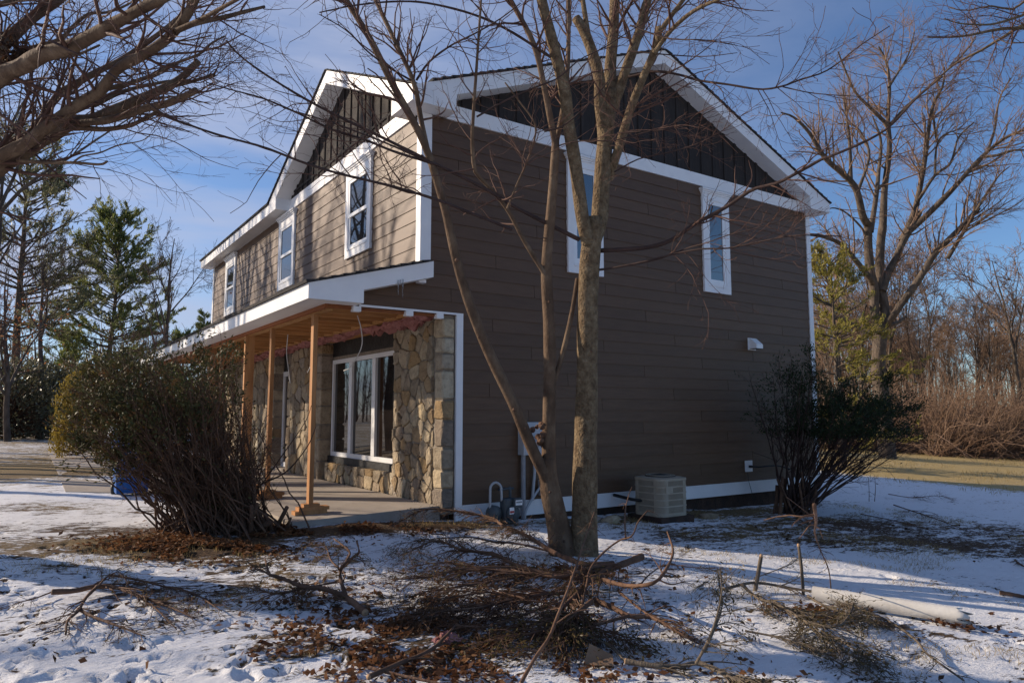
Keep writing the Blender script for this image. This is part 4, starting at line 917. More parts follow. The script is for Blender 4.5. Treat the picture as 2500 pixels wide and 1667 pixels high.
# ---- generic bare tree grown from scratch
def bare_tree_mesh(h, r0, seed, forks=5, spread=.45, twn=(60, 300, 900), tw=(1.6, .8, .4), rm=.012, lean=0., t0=.3):
    r = np.random.default_rng(seed); K = 10
    P0, Q0 = grow(np.zeros((1, 3)), np.array([[lean, 0, 1.]]), np.array([h*.95]), np.array([r0]), 14, .05, .06, .12, r)
    S, D, L, r1 = spawn(P0, Q0, forks, t0, .85, (spread*.6, spread*1.5), (h*.3, h*.62), .62, .02, r)
    P1, Q1 = grow(S, D, L, r1, 10, .09, .07, .2, r)
    VF = [tubeVF(P0, Q0, 9, False), tubeVF(P1, Q1, 7, False)]
    S, D, L, r2 = spawn(np.concatenate([P1[:, ::1]]), Q1, forks*4, .15, .95, (.4, .95), (h*.12, h*.30), .6, .012, r)
    P2, Q2 = grow(S, D, L, r2, 7, .12, .05, .25, r); VF.append(tubeVF(P2, Q2, 5, False))
    tv = []; P, Q = P2, Q2
    k1 = np.array([np.interp(np.linspace(0, 10, 8), np.arange(11), q) for q in Q1]); p1 = np.stack([P1[:, int(round(i))] for i in np.linspace(0, 10, 8)], 1)
    P = np.concatenate([P2, p1]); Q = np.concatenate([Q2, k1])
    for i, n in enumerate(twn):
        S, D, L, r3 = spawn(P, Q, n, .15, 1, (.4, 1.0), (tw[i]*.5, tw[i]*1.2), .55, rm*(.7**i), r); r3 = np.minimum(r3, rm*2.2)
        P, Q = grow(S, D, L, r3, 4, .14, .03, .35, r); Q = np.maximum(Q, rm*.45); tv.append(tubeVF(P, Q, 3, False))
    return joinVF(VF), joinVF(tv)
def put_tree(name, label, mesh, base, bark='bark_grey', twig='twig', group=None, cat='tree'):
    t_ = thing(name, label, cat, base, group); (v1, f1_), (v2, f2_) = mesh
    mk('trunk', v1+base, f1_, bark, t_, smooth_=True); mk('crown', v2+base, f2_, twig, t_, smooth_=True); return t_
def copy_thing(src, base, rz, sc, label=None):
    c = src.copy(); COL.objects.link(c); c.location = base; c.rotation_euler = (0, 0, rz); c.scale = (sc, sc, sc)
    if label: c['label'] = label
    for ch in src.children:
        k = ch.copy(); COL.objects.link(k); k.parent = c
    return c
def at(u, d, dz=0.):
    p = CP+FH*d+RT*(u-1250)/FPX*d; p[2] = float(gz(p[0], p[1]))+dz; return p

# ---- big bare tree beyond the right end of the house (traced limbs)
BT = at(2158, 33., -.3); cb = crop(1900, 550, .3827)
t_ = thing('tall_tree', 'tall bare spreading tree in the lawn to the right of the house', 'tree', BT)
def tb(pts, r0, r1, d0=0, d1=0, c=ctr):
    n = len(pts); return limb([W(*(c(*q)), 33+d0+(d1-d0)*i/(n-1)) for i, q in enumerate(pts)], r0, r1)
L2 = [limb([BT, W(*cb(655, 1050), 33), W(*cb(640, 900), 33), W(*cb(655, 650), 33)], .36, .30, 16)]
L2 += [tb([(650, 700), (615, 560), (612, 400), (590, 300), (575, 150), (572, 0)], .22, .17, 0, 0, cb), tb([(660, 700), (680, 560), (655, 400), (648, 250), (655, 100), (668, 0)], .22, .18, 0, .5, cb),
 tb([(690, 640), (720, 590), (800, 480), (900, 340), (1000, 180), (1080, 100), (1180, 0), (1280, -110)], .17, .10, 0, -2, cb), tb([(665, 420), (700, 310), (740, 230), (800, 100), (860, 0), (900, -80)], .17, .13, 0, 1, cb),
 tb([(610, 380), (580, 330), (480, 210), (400, 120), (280, 70), (200, 60)], .15, .06, 0, -1.5, cb), tb([(690, 640), (760, 620), (815, 580)], .12, .05, 0, .5, cb), tb([(640, 760), (560, 690), (420, 600), (300, 570), (215, 555)], .11, .05, 0, 1, cb), tb([(560, 520), (430, 460), (330, 400), (210, 375)], .10, .05, 0, 2, cb)]
L2 += [tb([(668, 1440), (680, 1200), (710, 950), (700, 760), (710, 560), (690, 400), (640, 300)], .17, .04, .5, 1.5), tb([(710, 810), (600, 700), (500, 600), (440, 480), (380, 330)], .09, .03, .8, 0), tb([(720, 790), (820, 680), (1000, 520), (1150, 380), (1260, 250)], .08, .02, .8, 2.5), tb([(705, 560), (760, 470), (830, 350), (870, 200)], .06, .02, 1, 2),
 tb([(572, 1437), (540, 1380), (480, 1180), (300, 1010), (200, 850), (100, 750), (20, 720)], .18, .03, 0, -2.5), tb([(465, 1160), (455, 900), (430, 700), (410, 550)], .09, .03, -.4, -1), tb([(510, 1220), (580, 1000), (540, 870), (480, 800), (380, 790)], .08, .03, -.2, .8), tb([(590, 1480), (625, 1250), (640, 1100), (655, 900), (600, 740)], .14, .03, 0, 1.5),
 tb([(790, 1537), (870, 1350), (930, 1050), (980, 700), (1050, 550), (1060, 430)], .17, .03, .8, 2), tb([(900, 1270), (1000, 1120), (1100, 1040), (1150, 880), (1250, 780)], .08, .03, 1, -.5), tb([(985, 700), (1010, 900), (1020, 780), (1100, 620)], .05, .02, 1.5, 3), tb([(1000, 1120), (1010, 940), (1060, 860), (1180, 820)], .06, .02, 1, 1.6),
 tb([(840, 1470), (950, 1370), (1100, 1220), (1300, 1000), (1450, 880), (1568, 830), (1700, 780)], .15, .04, .3, -2), tb([(1320, 1000), (1400, 990), (1500, 960), (1640, 960)], .07, .03, -1, -2), tb([(1330, 980), (1380, 830), (1410, 640), (1480, 500)], .06, .02, -1, .5), tb([(1080, 1650), (1200, 1450), (1290, 1300), (1400, 1130), (1480, 1060)], .10, .02, -1.5, -3),
 tb([(280, 1400), (330, 1330), (420, 1350), (520, 1440), (570, 1520)], .02, .06, -1, 0)]
V, Fc = joinVF([tubeVF(p_, q_, 10, False, .05, i) for i, (p_, q_) in enumerate(L2[:9])]); mk('trunk', V, Fc, 'bark_grey', t_, smooth_=True)
V, Fc = joinVF([tubeVF(p_, q_, 7, False, .04, i) for i, (p_, q_) in enumerate(L2[9:])]); mk('limbs', V, Fc, 'bark_grey', t_, smooth_=True)
P, Q = stack(L2[3:]); TV = []
for i, (n, l0, l1, rm, t0) in enumerate(((280, 1.2, 3.2, .019, .25), (1400, .6, 1.6, .011, .1), (5600, .3, .8, .007, .1))):
    S, D, Ln, r0 = spawn(P, Q, n, t0, 1, (.4, 1.0), (l0, l1), .5, rm, rng); r0 = np.minimum(r0, rm*2.2)
    P, Q = grow(S, D, Ln, r0, 5 if i == 0 else 3, .15, .05, .4); Q = np.maximum(Q, rm*.5); TV.append(tubeVF(P, Q, 4 if i == 0 else 3, False))
V, Fc = joinVF(TV); mk('crown', V, Fc, 'twig_tan', t_, smooth_=True)

# ---- tree off the right edge whose branches hang into the top right corner
TR = at(2900, 14.); t_ = thing('overhanging_tree', 'bare tree beyond the right edge, its branches hanging into the top right corner', 'tree', TR)
fk = W(2860, 120, 14.); LR = [limb([TR-np.array([0, 0, .2]), TR*.5+fk*.5, fk, fk+np.array([0, 0, 3.])], .26, .12, 20)]
def trr(pts, r0, r1, d0=0, d1=0):
    n = len(pts); return limb([fk+np.array([0, 0, .4*d0])]+[W(*ctr(*q), 13.2+d0+(d1-d0)*i/(n-1)) for i, q in enumerate(pts)], r0, r1)
LB = [trr([(1700, 200), (1560, 180), (1400, 190), (1200, 230), (1050, 240), (950, 240)], .06, .01, 0, -1), trr([(1800, 180), (1600, 150), (1450, 230), (1300, 320), (1200, 370), (1100, 430), (950, 570), (800, 700)], .06, .008, .3, 1.3), trr([(1700, 60), (1560, 100), (1400, 150), (1300, 160), (1150, 150), (1060, 120)], .05, .008, -.5, -1.6), trr([(1700, 0), (1500, 60), (1350, 40), (1200, 70), (1090, 50)], .05, .008, .5, .6), trr([(1750, 280), (1600, 270), (1480, 280), (1400, 250)], .03, .008, 0, .4)]
V, Fc = joinVF([tubeVF(p_, q_, 10, False, .05) for p_, q_ in LR]); mk('trunk', V, Fc, 'bark', t_, smooth_=True)
V, Fc = joinVF([tubeVF(p_, q_, 7, True) for p_, q_ in LB]); mk('limbs', V, Fc, 'bark', t_, smooth_=True)
twigs(t_, LB, [(60, .5, 1.5, .5, .006, .14, 0, .3), (260, .3, .8, .6, .004, .18, 0, .1), (600, .1, .35, .7, .003, .2, 0, .1)], 'twig')

# ---- woods beyond the lawn
rw = np.random.default_rng(21); PR = []
for k in range(5): PR.append(bare_tree_mesh(rw.uniform(10.5, 13.5), rw.uniform(.11, .17), 50+k, 6, .34, (60, 240, 560), (2.0, 1.1, .6), .022, 0, .35))
srcs = []; wl = 'slender bare tree in the brown wood beyond the lawn'
for k in range(96):
    d = rw.uniform(45, 80); u = rw.uniform(1985, 2640); b_ = at(u, d, -.2)
    if k < 5: srcs.append(put_tree('wood_tree', wl, PR[k], b_, 'bark_grey', 'twig_tan', 'bare trees of the wood beyond the lawn')); srcs[-1].rotation_euler.z = rw.uniform(0, 6); srcs[-1].scale = (rw.uniform(.8, 1.1),)*3
    else: copy_thing(srcs[k % 5], b_, rw.uniform(0, 6), rw.uniform(.72, 1.15) if k < 60 else rw.uniform(.45, .75))
# brushwood thicket along the edge of the wood
n = 10000; u = rw.uniform(1985, 2680, n); d = rw.uniform(41, 50, n)-np.where(u > 2250, 3, 0)*rw.random(n)
S = CP+FH*d[:, None]+RT*((u-1250)/FPX*d)[:, None]; S[:, 2] = gz(S[:, 0], S[:, 1])-.1
hh = rw.uniform(1.4, 6.0, n)*(.55+.5*smooth(2000, 2260, u))*(.7+.6*fbm(u*.02, d*.4, 2))
D = rw.normal(0, .75, (n, 3)); D[:, 2] = rw.uniform(.4, 1.1, n)
P, Q = grow(S, D, hh, np.full(n, .022), 4, .24, .04, .35, rw, .30); V1 = tubeVF(P, Q, 3, False)
S, D, L, r0 = spawn(P, Q, 20000, .15, 1, (.5, 1.2), (.4, 1.4), .6, .011, rw); P2, Q2 = grow(S, D, L, r0, 2, .2, 0, .4, rw, .1)
V, Fc = joinVF([V1, tubeVF(P2, Q2, 3, False)]); o = mk('brush_thicket', V, Fc, 'twig_tan', base=at(2300, 44)); o['kind'] = 'stuff'; o['label'] = 'tangled brown brushwood along the far edge of the lawn'; o['category'] = 'thicket'
# far treeline closing the horizon all round
n = 3600; a = rw.uniform(0, 6.283, n); rd = rw.uniform(95, 150, n); S = np.stack([CP[0]+rd*np.cos(a), CP[1]+rd*np.sin(a), np.zeros(n)], 1); S[:, 2] = gz(S[:, 0], S[:, 1])-.5
P, Q = grow(S, np.tile([0, 0, 1.], (n, 1)), rw.uniform(8, 15, n), np.full(n, .12), 5, .06, .1, .2, rw); V1 = tubeVF(P, Q, 3, False)
S, D, L, r0 = spawn(P, Q, 18000, .08, 1, (.4, 1.0), (1.5, 4.5), .5, .05, rw); P2, Q2 = grow(S, D, L, r0, 2, .14, .06, .4, rw)
V, Fc = joinVF([V1, tubeVF(P2, Q2, 3, False)]); o = mk('distant_woods', V, Fc, 'twig_tan', base=(0, 0, 0)); o['kind'] = 'stuff'; o['label'] = 'hazy line of bare woods along the horizon'; o['category'] = 'woods'

# ---- conifers
def pine_mesh(h, rmax, seed, nb=70, nl=16000, size=.34, crown0=.18, tipup=.25, shape=.8, asp=.18):
    r = np.random.default_rng(seed)
    P0, Q0 = grow(np.zeros((1, 3)), np.array([[0, 0, 1.]]), np.array([h]), np.array([h*.016]), 12, .015, .03, .12, r)
    zz = np.sort(r.uniform(crown0, .985, nb)); S = np.stack([np.interp(zz*h, P0[0, :, 2], P0[0, :, k]) for k in range(3)], 1)
    az_ = r.uniform(0, 6.283, nb); el = .05+.75*zz**2; D = np.stack([np.cos(az_)*np.cos(el), np.sin(az_)*np.cos(el), np.sin(el)], 1)
    prof = np.clip((1-zz)/(1-crown0), 0, 1)**shape*np.clip((zz-crown0)*6+.55, 0, 1); L = rmax*(.18+.95*prof)*r.uniform(.65, 1.15, nb)
    P1, Q1 = grow(S, D, L, np.full(nb, h*.0035), 8, .05, tipup*.12, .25, r)
    S2, D2, L2_, r2_ = spawn(P1, Q1, nb*9, .25, 1, (.4, .9), (rmax*.12, rmax*.34), .5, .01, r, .6); P2, Q2 = grow(S2, D2, L2_, r2_, 4, .1, .08, .3, r)
    wood = joinVF([tubeVF(P0, Q0, 8, False), tubeVF(P1, Q1, 4, False), tubeVF(P2, Q2, 3, False)])
    C, T = ontube(P2, nl, .25, 1.05, size*.16, r); C2, T2 = ontube(P1, nl//6, .7, 1.03, size*.2, r)
    C = np.vstack([C, C2]); T = np.vstack([T, T2]); Dn = nrm(T+r.normal(0, .5, C.shape)+np.array([0, 0, .35]))
    leaf = leavesVF(C, size, r, asp, Dn); return wood, leaf
def put_pine(label, mesh, base, leaf, name='pine_tree', rz=0, cat='tree'):
    t_ = thing(name, label, cat, base); mk('trunk', mesh[0][0]+base, mesh[0][1], 'bark_grey', t_, smooth_=True); mk('crown', mesh[1][0]+base, mesh[1][1], leaf, t_); t_.rotation_euler.z = rz; return t_
put_pine('full dark green pine standing clear against the sky at the left', pine_mesh(15.8, 4.9, 61, 120, 30000, .32, .24, .35, .55), at(262, 52, -.3), 'pine_needle')
put_pine('tall grey-green pine at the left edge behind bare branches', pine_mesh(19.8, 5.8, 62, 90, 17000, .36, .25, .3, .6), at(40, 47, -.3), 'pine_grey')
put_pine('thin yellow-green pine between the house and the tall bare tree', pine_mesh(7.8, 2.7, 63, 85, 11000, .19, .10, .1, .55), at(2050, 25.5, -.2), 'pine_yellow')
put_pine('small dark spruce just left of the house end, above the porch roof', pine_mesh(6.4, 1.2, 64, 70, 5000, .22, .1), at(503, 34, -.2), 'pine_needle', 'spruce_tree')
put_pine('low dark spruce behind porch roof, left of the thin bare tree', pine_mesh(6.2, 2.0, 65, 80, 8000, .26, .1), at(452, 42, -.2), 'pine_needle', 'spruce_tree')
put_pine('broad dark hemlock under the full pine at the left', pine_mesh(6.0, 3.4, 66, 80, 8000, .28, .08, .0, .6), at(330, 56, -.2), 'pine_grey', 'hemlock_tree')
put_pine('dark hemlock left of the full pine, among bare branches', pine_mesh(7.0, 2.8, 67, 80, 9000, .30, .08, .0, .6), at(150, 52, -.2), 'pine_needle', 'hemlock_tree')
# bare trees on the left
put_tree('thin_tree', 'thin upright bare tree against pale sky left of the house', bare_tree_mesh(12.2, .17, 71, 9, .42, (90, 320, 700), (1.5, .8, .4), .014, 0, .25), at(409, 40, -.2), 'bark_grey', 'twig_dark')
put_tree('left_tree', 'bare grey-twigged tree before the pines at the left edge', bare_tree_mesh(10.0, .18, 72, 8, .5, (80, 320, 800), (1.7, .9, .45), .012, .05, .2), at(105, 36, -.2), 'bark_grey', 'twig_dark')
put_tree('left_tree', 'bare tree with upright stems at left edge, rusty leaves clinging to it', bare_tree_mesh(8.5, .15, 73, 8, .5, (80, 320, 800), (1.5, .8, .4), .012, -.05, .15), at(30, 32, -.2), 'bark_grey', 'twig')
tt = [o for o in bpy.data.objects if o.name == 'left_tree.001'][0]
C = np.array(at(20, 31.5))+rng.normal(0, 1, (420, 3))*np.array([1.0, 1.0, .9])+np.array([0, 0, 5.2]); V, Fc = leavesVF(C, .14, asp=.6); mk('clinging_leaves', V, Fc, 'rust_leaf', tt)
put_tree('left_tree', 'small reddish bare tree above the clipped shrub', bare_tree_mesh(5.2, .10, 74, 10, .7, (120, 500, 1300), (1.3, .8, .4), .012, 0, .1), at(345, 36, -.2), 'bark_grey', 'twig')
# trees standing out of frame to the left whose shadows stripe the front wall and the snow
pr = [bare_tree_mesh(15.5, .20, 81, 7, .30, (40, 90, 120), (2.0, 1., .5), .012, 0, .25), bare_tree_mesh(14, .17, 82, 7, .28, (40, 90, 120), (1.9, 1., .5), .012, 0, .22)]
sh = []
for k, (y0, s_, sc) in enumerate(((2.6, 15., 1), (5.4, 17., 1.05), (8.6, 15., .95), (11.4, 20., 1), (-9.5, 23., .9), (-14., 26, 1.1), (.9, 13.5, .95), (0, 0, .9), (0, 0, 1.), (0, 0, .95), (0, 0, 1.1), (3.9, 11., .8), (7.2, 12., .85), (9.9, 12.5, .8))):
    b_ = np.array([-math.cos(PHI)*s_, y0+math.sin(PHI)*s_, 0]); b_[2] = float(gz(b_[0], b_[1]))
    lab = 'bare yard tree out of frame to the left, throwing striped shadows on the front wall' if k < 7 or k > 10 else 'bare yard tree out of frame, mirrored in the upper windows'
    if k == 7: b_ = np.array([-5.2, 14.6, .1])
    if k == 8: b_ = np.array([-5.2, 20.5, .2])
    if k == 9: b_ = np.array([13.2, -7.4, -.6])
    if k == 10: b_ = np.array([20., -9., -.9])
    if k < 2: sh.append(put_tree('yard_tree', lab, pr[k], b_, 'bark_grey', 'twig', 'bare yard trees out of frame'))
    else: copy_thing(sh[k % 2], b_, k*1.9, sc, lab)

# ================================================================== SHRUBS
def shrub(name, label, base, targets, leafC, leaf_size, leafmat_, stem_r, mid, seed, stems_mat='branch_brown', asp=.5, subs=(900, .15, .5), leafT=None, cat='shrub', wide=0.):
    r = np.random.default_rng(seed); n = len(targets); t_ = thing(name, label, cat, base)
    S = base+r.normal(0, 1, (n, 3))*np.array([mid, mid, 0])-np.array([0, 0, .05])+RT*(wide*r.uniform(-1, .25, n))[:, None]; K = 12; s = np.linspace(0, 1, K)[None, :, None]
    ctrl = S*.55+targets*.45+r.normal(0, .10, (n, 3)); ctrl[:, 2] = S[:, 2]+(targets[:, 2]-S[:, 2])*r.uniform(.38, .6, n)
    P = (1-s)**2*S[:, None]+2*s*(1-s)*ctrl[:, None]+s*s*targets[:, None]+np.cumsum(r.normal(0, .018, (n, K, 3)), 1)*np.minimum(s*4, 1)
    Q = (stem_r*r.uniform(.5, 1.4, n))[:, None]*np.linspace(1, .22, K)[None]
    V, Fc = tubeVF(P, Q, 6, False); mk('stems', V, Fc, stems_mat, t_, smooth_=True)
    S2, D2, L2_, r2_ = spawn(P, Q, subs[0], .4, 1, (.3, .9), (subs[1], subs[2]), .55, .003, r, .3); P2, Q2 = grow(S2, D2, L2_, r2_, 5, .14, .05, .35, r)
    S3, D3, L3, r3 = spawn(P2, Q2, subs[0]*2, .2, 1, (.3, .9), (subs[1]*.5, subs[2]*.5), .6, .002, r); P3, Q3 = grow(S3, D3, L3, r3, 3, .16, .03, .5, r)
    V, Fc = joinVF([tubeVF(P2, Q2, 4, False), tubeVF(P3, Q3, 3, False)]); o = mk('twigs', V, Fc, stems_mat, t_, smooth_=True); o['kind'] = 'stuff'
    return t_, P, P2, P3, r
# clipped hedge shrub in front of the porch
rh = np.random.default_rng(90); HBd = float((HB-CP) @ FH)
def hedge_pt(n, shell=True):
    """points on the crown: local right / depth / height"""
    out = []
    while len(out) < n:
        h = rh.uniform(.35, 1.98); rad = .2+.80*smooth(.0, 1.2, h); cx = .0-.97*smooth(0, 1.3, h)
        if h > 1.8: rad *= 1-.35*((h-1.8)/.2)**2
        a = rh.uniform(0, 6.283); q = math.sqrt(rh.uniform(.55 if shell else 0, 1)); x_ = cx+rad*1.05*q*math.cos(a); y_ = rad*.85*q*math.sin(a)
        if h < 1.6 and q < .8 and shell: continue
        if x_ > -.25 and h > 1.35: continue
        out.append((x_, y_, h))
    return np.array(out)
lp = np.vstack([hedge_pt(320), hedge_pt(150, False)]); tg_ = HB+lp[:, :1]*RT+lp[:, 1:2]*FH; tg_[:, 2] = HB[2]+lp[:, 2]*(1+.05*rh.normal(0, 1, len(lp)))
t_, P, P2, P3, r = shrub('clipped_shrub', 'large clipped yew shrub, leafy on top and bare below, before the porch', HB, tg_, None, 0, '', .011, .20, 91, 'branch_brown', subs=(2600, .18, .45), wide=.62)
C1, T1 = ontube(P3, 90000, .1, 1.1, .03, r); C2, T2 = ontube(P2, 30000, .4, 1.05, .03, r); C = np.vstack([C1, C2]); T = np.vstack([T1, T2])
h = C[:, 2]-HB[2]; lx = (C-HB) @ RT; lz = (C-HB) @ FH
pk = np.clip(.02+.48*smooth(.85, 1.55, h-.42*smooth(-.55, .15, lx)+.55*smooth(-.6, -1.6, lx)), 0, 1)*(.25+1.3*smooth(.28, .55, fbm(C[:, 0]*5+C[:, 2]*3, C[:, 1]*5-C[:, 2]*3, 2)))
keep = r.random(len(C)) < pk; V, Fc = leavesVF(C[keep], .046, r, .42, T[keep]); mk('leaves', V, Fc, 'yew_leaf', t_)
C, T = ontube(P2, 9000, .2, 1., .03, r); h = C[:, 2]-HB[2]; keep = r.random(len(C)) < .6*np.exp(-((h-1.05)/.5)**2)*(.3+.7*smooth(-1.2, -.4, (C-HB) @ RT)); V, Fc = leavesVF(C[keep], .035, r, .45, T[keep]); mk('dead_leaves', V, Fc, 'dead_leaf', t_)
# cut stubs at its foot
KN = []
for k in range(16):
    s0 = HB+RT*rh.uniform(-.2, .45)-FH*rh.uniform(-.1, .25)+np.array([0, 0, 0]); d_ = nrm(RT*rh.uniform(-.3, 1)-FH*.3+np.array([0, 0, rh.uniform(.3, 1)])); L_ = rh.uniform(.12, .38); KN.append(tubeVF(np.array([s0, s0+d_*L_*.5, s0+d_*L_]), np.array([.025, .021, .019])*rh.uniform(.6, 1.2), 7))
V, Fc = joinVF(KN); mk('cut_stubs', V, Fc, 'branch_brown', t_, smooth_=True)
# a long bare shoot in front of the posts
for i, pts in enumerate(([(560, 1285), (590, 1240), (640, 1180), (690, 1110), (745, 1030), (760, 990)], [(640, 1180), (700, 1150), (750, 1090), (772, 1040)])):
    P_, Q_ = limb([W(u, v, HBd+.1) for u, v in pts], .012, .003, 20); V, Fc = tubeVF(P_, Q_, 6); mk('shoot', V, Fc, 'twig_dark', t_, smooth_=True)

# spreading yew by the right corner of the house
YB = G(1935, 1252); ry = np.random.default_rng(95); n = 62
a = ry.random(n); u_ = np.where(a < .36, ry.uniform(1850, 2000, n), ry.uniform(1990, 2260, n)); v_ = np.where(a < .36, ry.uniform(885, 1020, n), ry.uniform(925, 1080, n)+.0*u_)
v_ = np.where(u_ > 2120, np.clip(v_, 960, 1085), v_); dd = float((YB-CP) @ FW)+ry.normal(0, .42, n); tg_ = np.array([W(a_, b_, c_) for a_, b_, c_ in zip(u_, v_, dd)])
t_, P, P2, P3, r = shrub('spreading_yew', 'dark spreading yew leaning right from the house corner', YB, tg_, None, 0, '', .016, .10, 96, 'twig_dark', subs=(850, .25, .75))
C1, T1 = ontube(P3, 60000, .1, 1.1, .04, r); C2, T2 = ontube(P2, 24000, .4, 1.05, .04, r); C = np.vstack([C1, C2]); T = np.vstack([T1, T2])
h = C[:, 2]-YB[2]; lx = (C-YB) @ RT; pk = smooth(1.15, 1.5, h)*(.22+.7*smooth(-.2, .5, lx))*(.4+1.1*smooth(.35, .6, fbm(C[:, 0]*2.2+C[:, 1]*2, C[:, 2]*5, 2))); keep = r.random(len(C)) < np.maximum(pk, .006)
V, Fc = leavesVF(C[keep], .05, r, .34, T[keep]); mk('leaves', V, Fc, 'yew_dark', t_)
KN = []
for k in range(12):
    s0 = YB+RT*ry.uniform(-.35, .25)-FH*ry.uniform(-.1, .3); d_ = nrm(RT*ry.uniform(-.5, .3)-FH*.1+np.array([0, 0, 1.])); L_ = ry.uniform(.3, .75); KN.append(tubeVF(np.array([s0, s0+d_*L_*.5, s0+d_*L_]), np.array([.028, .024, .02])*ry.uniform(.7, 1.2), 7))
V, Fc = joinVF(KN); mk('cut_stubs', V, Fc, 'branch_brown', t_, smooth_=True)
# golden arborvitae behind the hedge, holly at the left edge
def blobshrub(name, label, base, rx, h, n, size, leaf, seed, asp=.4, spike=.5, cat='shrub'):
    r = np.random.default_rng(seed); t_ = thing(name, label, cat, base); m_ = 220
    z = r.uniform(.05, 1, m_); a = r.uniform(0, 6.283, m_); rad = rx*np.sqrt(np.clip(1-((z-.35)/.68)**2, .02, 1))*r.uniform(.75, 1.05, m_); tg = base+np.stack([rad*np.cos(a), rad*np.sin(a), z*h], 1)
    S = base+np.stack([r.normal(0, .1, m_), r.normal(0, .1, m_), z*h*.45], 1); s = np.linspace(0, 1, 6)[None, :, None]; P = S[:, None]*(1-s)+tg[:, None]*s+np.cumsum(r.normal(0, .02*rx, (m_, 6, 3)), 1)
    Q = np.full((m_, 6), .018*rx)*np.linspace(1, .3, 6); V, Fc = tubeVF(P, Q, 4, False); mk('stems', V, Fc, 'branch_brown', t_)
    i = r.integers(0, m_, n); C = tg[i]+r.normal(0, .13*rx, (n, 3)); D = nrm(tg[i]-base-np.array([0, 0, .3*h]))*(1-spike)+np.array([0, 0, spike]); V, Fc = leavesVF(C, size, r, asp, D); mk('leaves', V, Fc, leaf, t_); return t_
blobshrub('golden_shrub', 'golden-yellow evergreen shrub peeking out behind the clipped shrub', at(203, 21), .62, 2.45, 9000, .10, 'golden_leaf', 101, .3, .7)
blobshrub('holly_shrub', 'grey-green holly bush at the left edge beyond the drive', at(35, 35), 2.0, 3.6, 7000, .18, 'holly_leaf', 102, .5, .2)
blobshrub('holly_shrub', 'darker holly bush right of the one at the left edge', at(140, 38), 2.2, 3.6, 9000, .20, 'holly_leaf', 103, .5, .2)

# ================================================================== CUT BRANCHES AND LITTER
cb8 = crop(900, 1200, .3827); cb7 = crop(0, 800, .5529); cm8 = crop(400, 1200, .2978)
def cut_branch(label, cr_, paths, seed, leaf=None, nleaf=0, lsize=.04, sub=(60, .15, .5), mat='branch_brown', hts=None, name='cut_branch', lj=.02, cut=True, droop=.25):
    r = np.random.default_rng(seed); L = []
    for k, (pts, r0, r1, h0, h1) in enumerate(paths):
        n = len(pts); hs_ = 1. if max(h0, h1) > .5 else .62; L.append(limb([G(*cr_(*q), (h0+(h1-h0)*i/(n-1))*hs_+r0*.5) for i, q in enumerate(pts)], r0, r1))
    b_ = L[0][0][0].copy(); b_[2] = float(gz(b_[0], b_[1])); t_ = thing(name, label, 'branch', b_, None)
    for k, (p_, q_) in enumerate(L): mk('stem', *tubeVF(p_, q_*(1+.08*np.sin(np.arange(len(q_))*1.9+k)), 8, True), mat, t_, smooth_=True)
    P, Q = stack(L); S, D, Ln, r0 = spawn(P, Q, sub[0], .15, 1, (.25, .7), (sub[1], sub[2]), .5, .0025, r, .75); r0 = np.minimum(r0, .007); P2, Q2 = grow(S, D*np.array([1, 1, .2]), Ln, r0, 5, .13, .0, .35, r, droop)
    S, D, Ln, r0 = spawn(P2, Q2, sub[0]*3, .1, 1, (.3, .8), (sub[1]*.5, sub[2]*.5), .6, .0018, r, .6); P3, Q3 = grow(S, D, Ln, r0, 3, .16, 0, .5, r, droop)
    for PP in (P2, P3): PP[..., 2] = np.maximum(PP[..., 2], gz(PP[..., 0], PP[..., 1])+.012)
    V, Fc = joinVF([tubeVF(P2, Q2, 4, False), tubeVF(P3, Q3, 3, False)]); o = mk('twigs', V, Fc, mat, t_, smooth_=True); o['kind'] = 'stuff'
    if cut:
        p_, q_ = L[0]; d_ = nrm(p_[0]-p_[1]); V, Fc = tubeVF(np.array([p_[0]-d_*.002, p_[0]+d_*.004]), np.array([q_[0], q_[0]*.98]), 10); mk('cut_end', V, Fc, 'cut_wood', t_)
    if leaf:
        C, T = ontube(P3, nleaf, .1, 1.05, lj, r); V, Fc = leavesVF(C[:int(nleaf*.38)], lsize*.75, r, .3, T[:int(nleaf*.38)]); o = mk('leaves', V, Fc, leaf, t_); o['kind'] = 'stuff'
    return t_
B = cut_branch
B('thick cut bough with a sawn end pointing right in the main brush pile', cb8, [([(1740, 415), (1600, 470), (1480, 520), (1380, 600), (1300, 680), (1150, 800), (1000, 860)], .035, .008, .32, .10), ([(1600, 470), (1450, 480), (1250, 540), (1100, 530), (900, 510), (600, 490), (400, 540), (150, 560)], .022, .004, .32, .25)], 201, 'olive_leaf', 5000, .035, (110, .25, .7))
B('long cut bough arching left from the brush pile past the gas meter', cb8, [([(1560, 458), (1400, 465), (1280, 430), (1180, 385), (1000, 275), (850, 210), (780, 165), (540, 120), (350, 115), (150, 220)], .026, .005, .30, .22), ([(1180, 385), (950, 330), (800, 320), (650, 290), (430, 300), (200, 330)], .012, .003, .25, .2)], 202, 'olive_leaf', 4500, .035, (110, .2, .6))
B('leafy cut bough sprawling left in the middle of the brush pile', cb8, [([(1500, 545), (1250, 545), (950, 470), (800, 395), (600, 372), (430, 312), (220, 400)], .022, .004, .25, .28), ([(1100, 520), (850, 560), (600, 600), (350, 640), (220, 700)], .012, .003, .25, .15), ([(900, 480), (700, 480), (500, 450), (300, 470)], .010, .003, .3, .3)], 203, 'olive_leaf', 6500, .035, (130, .2, .65))
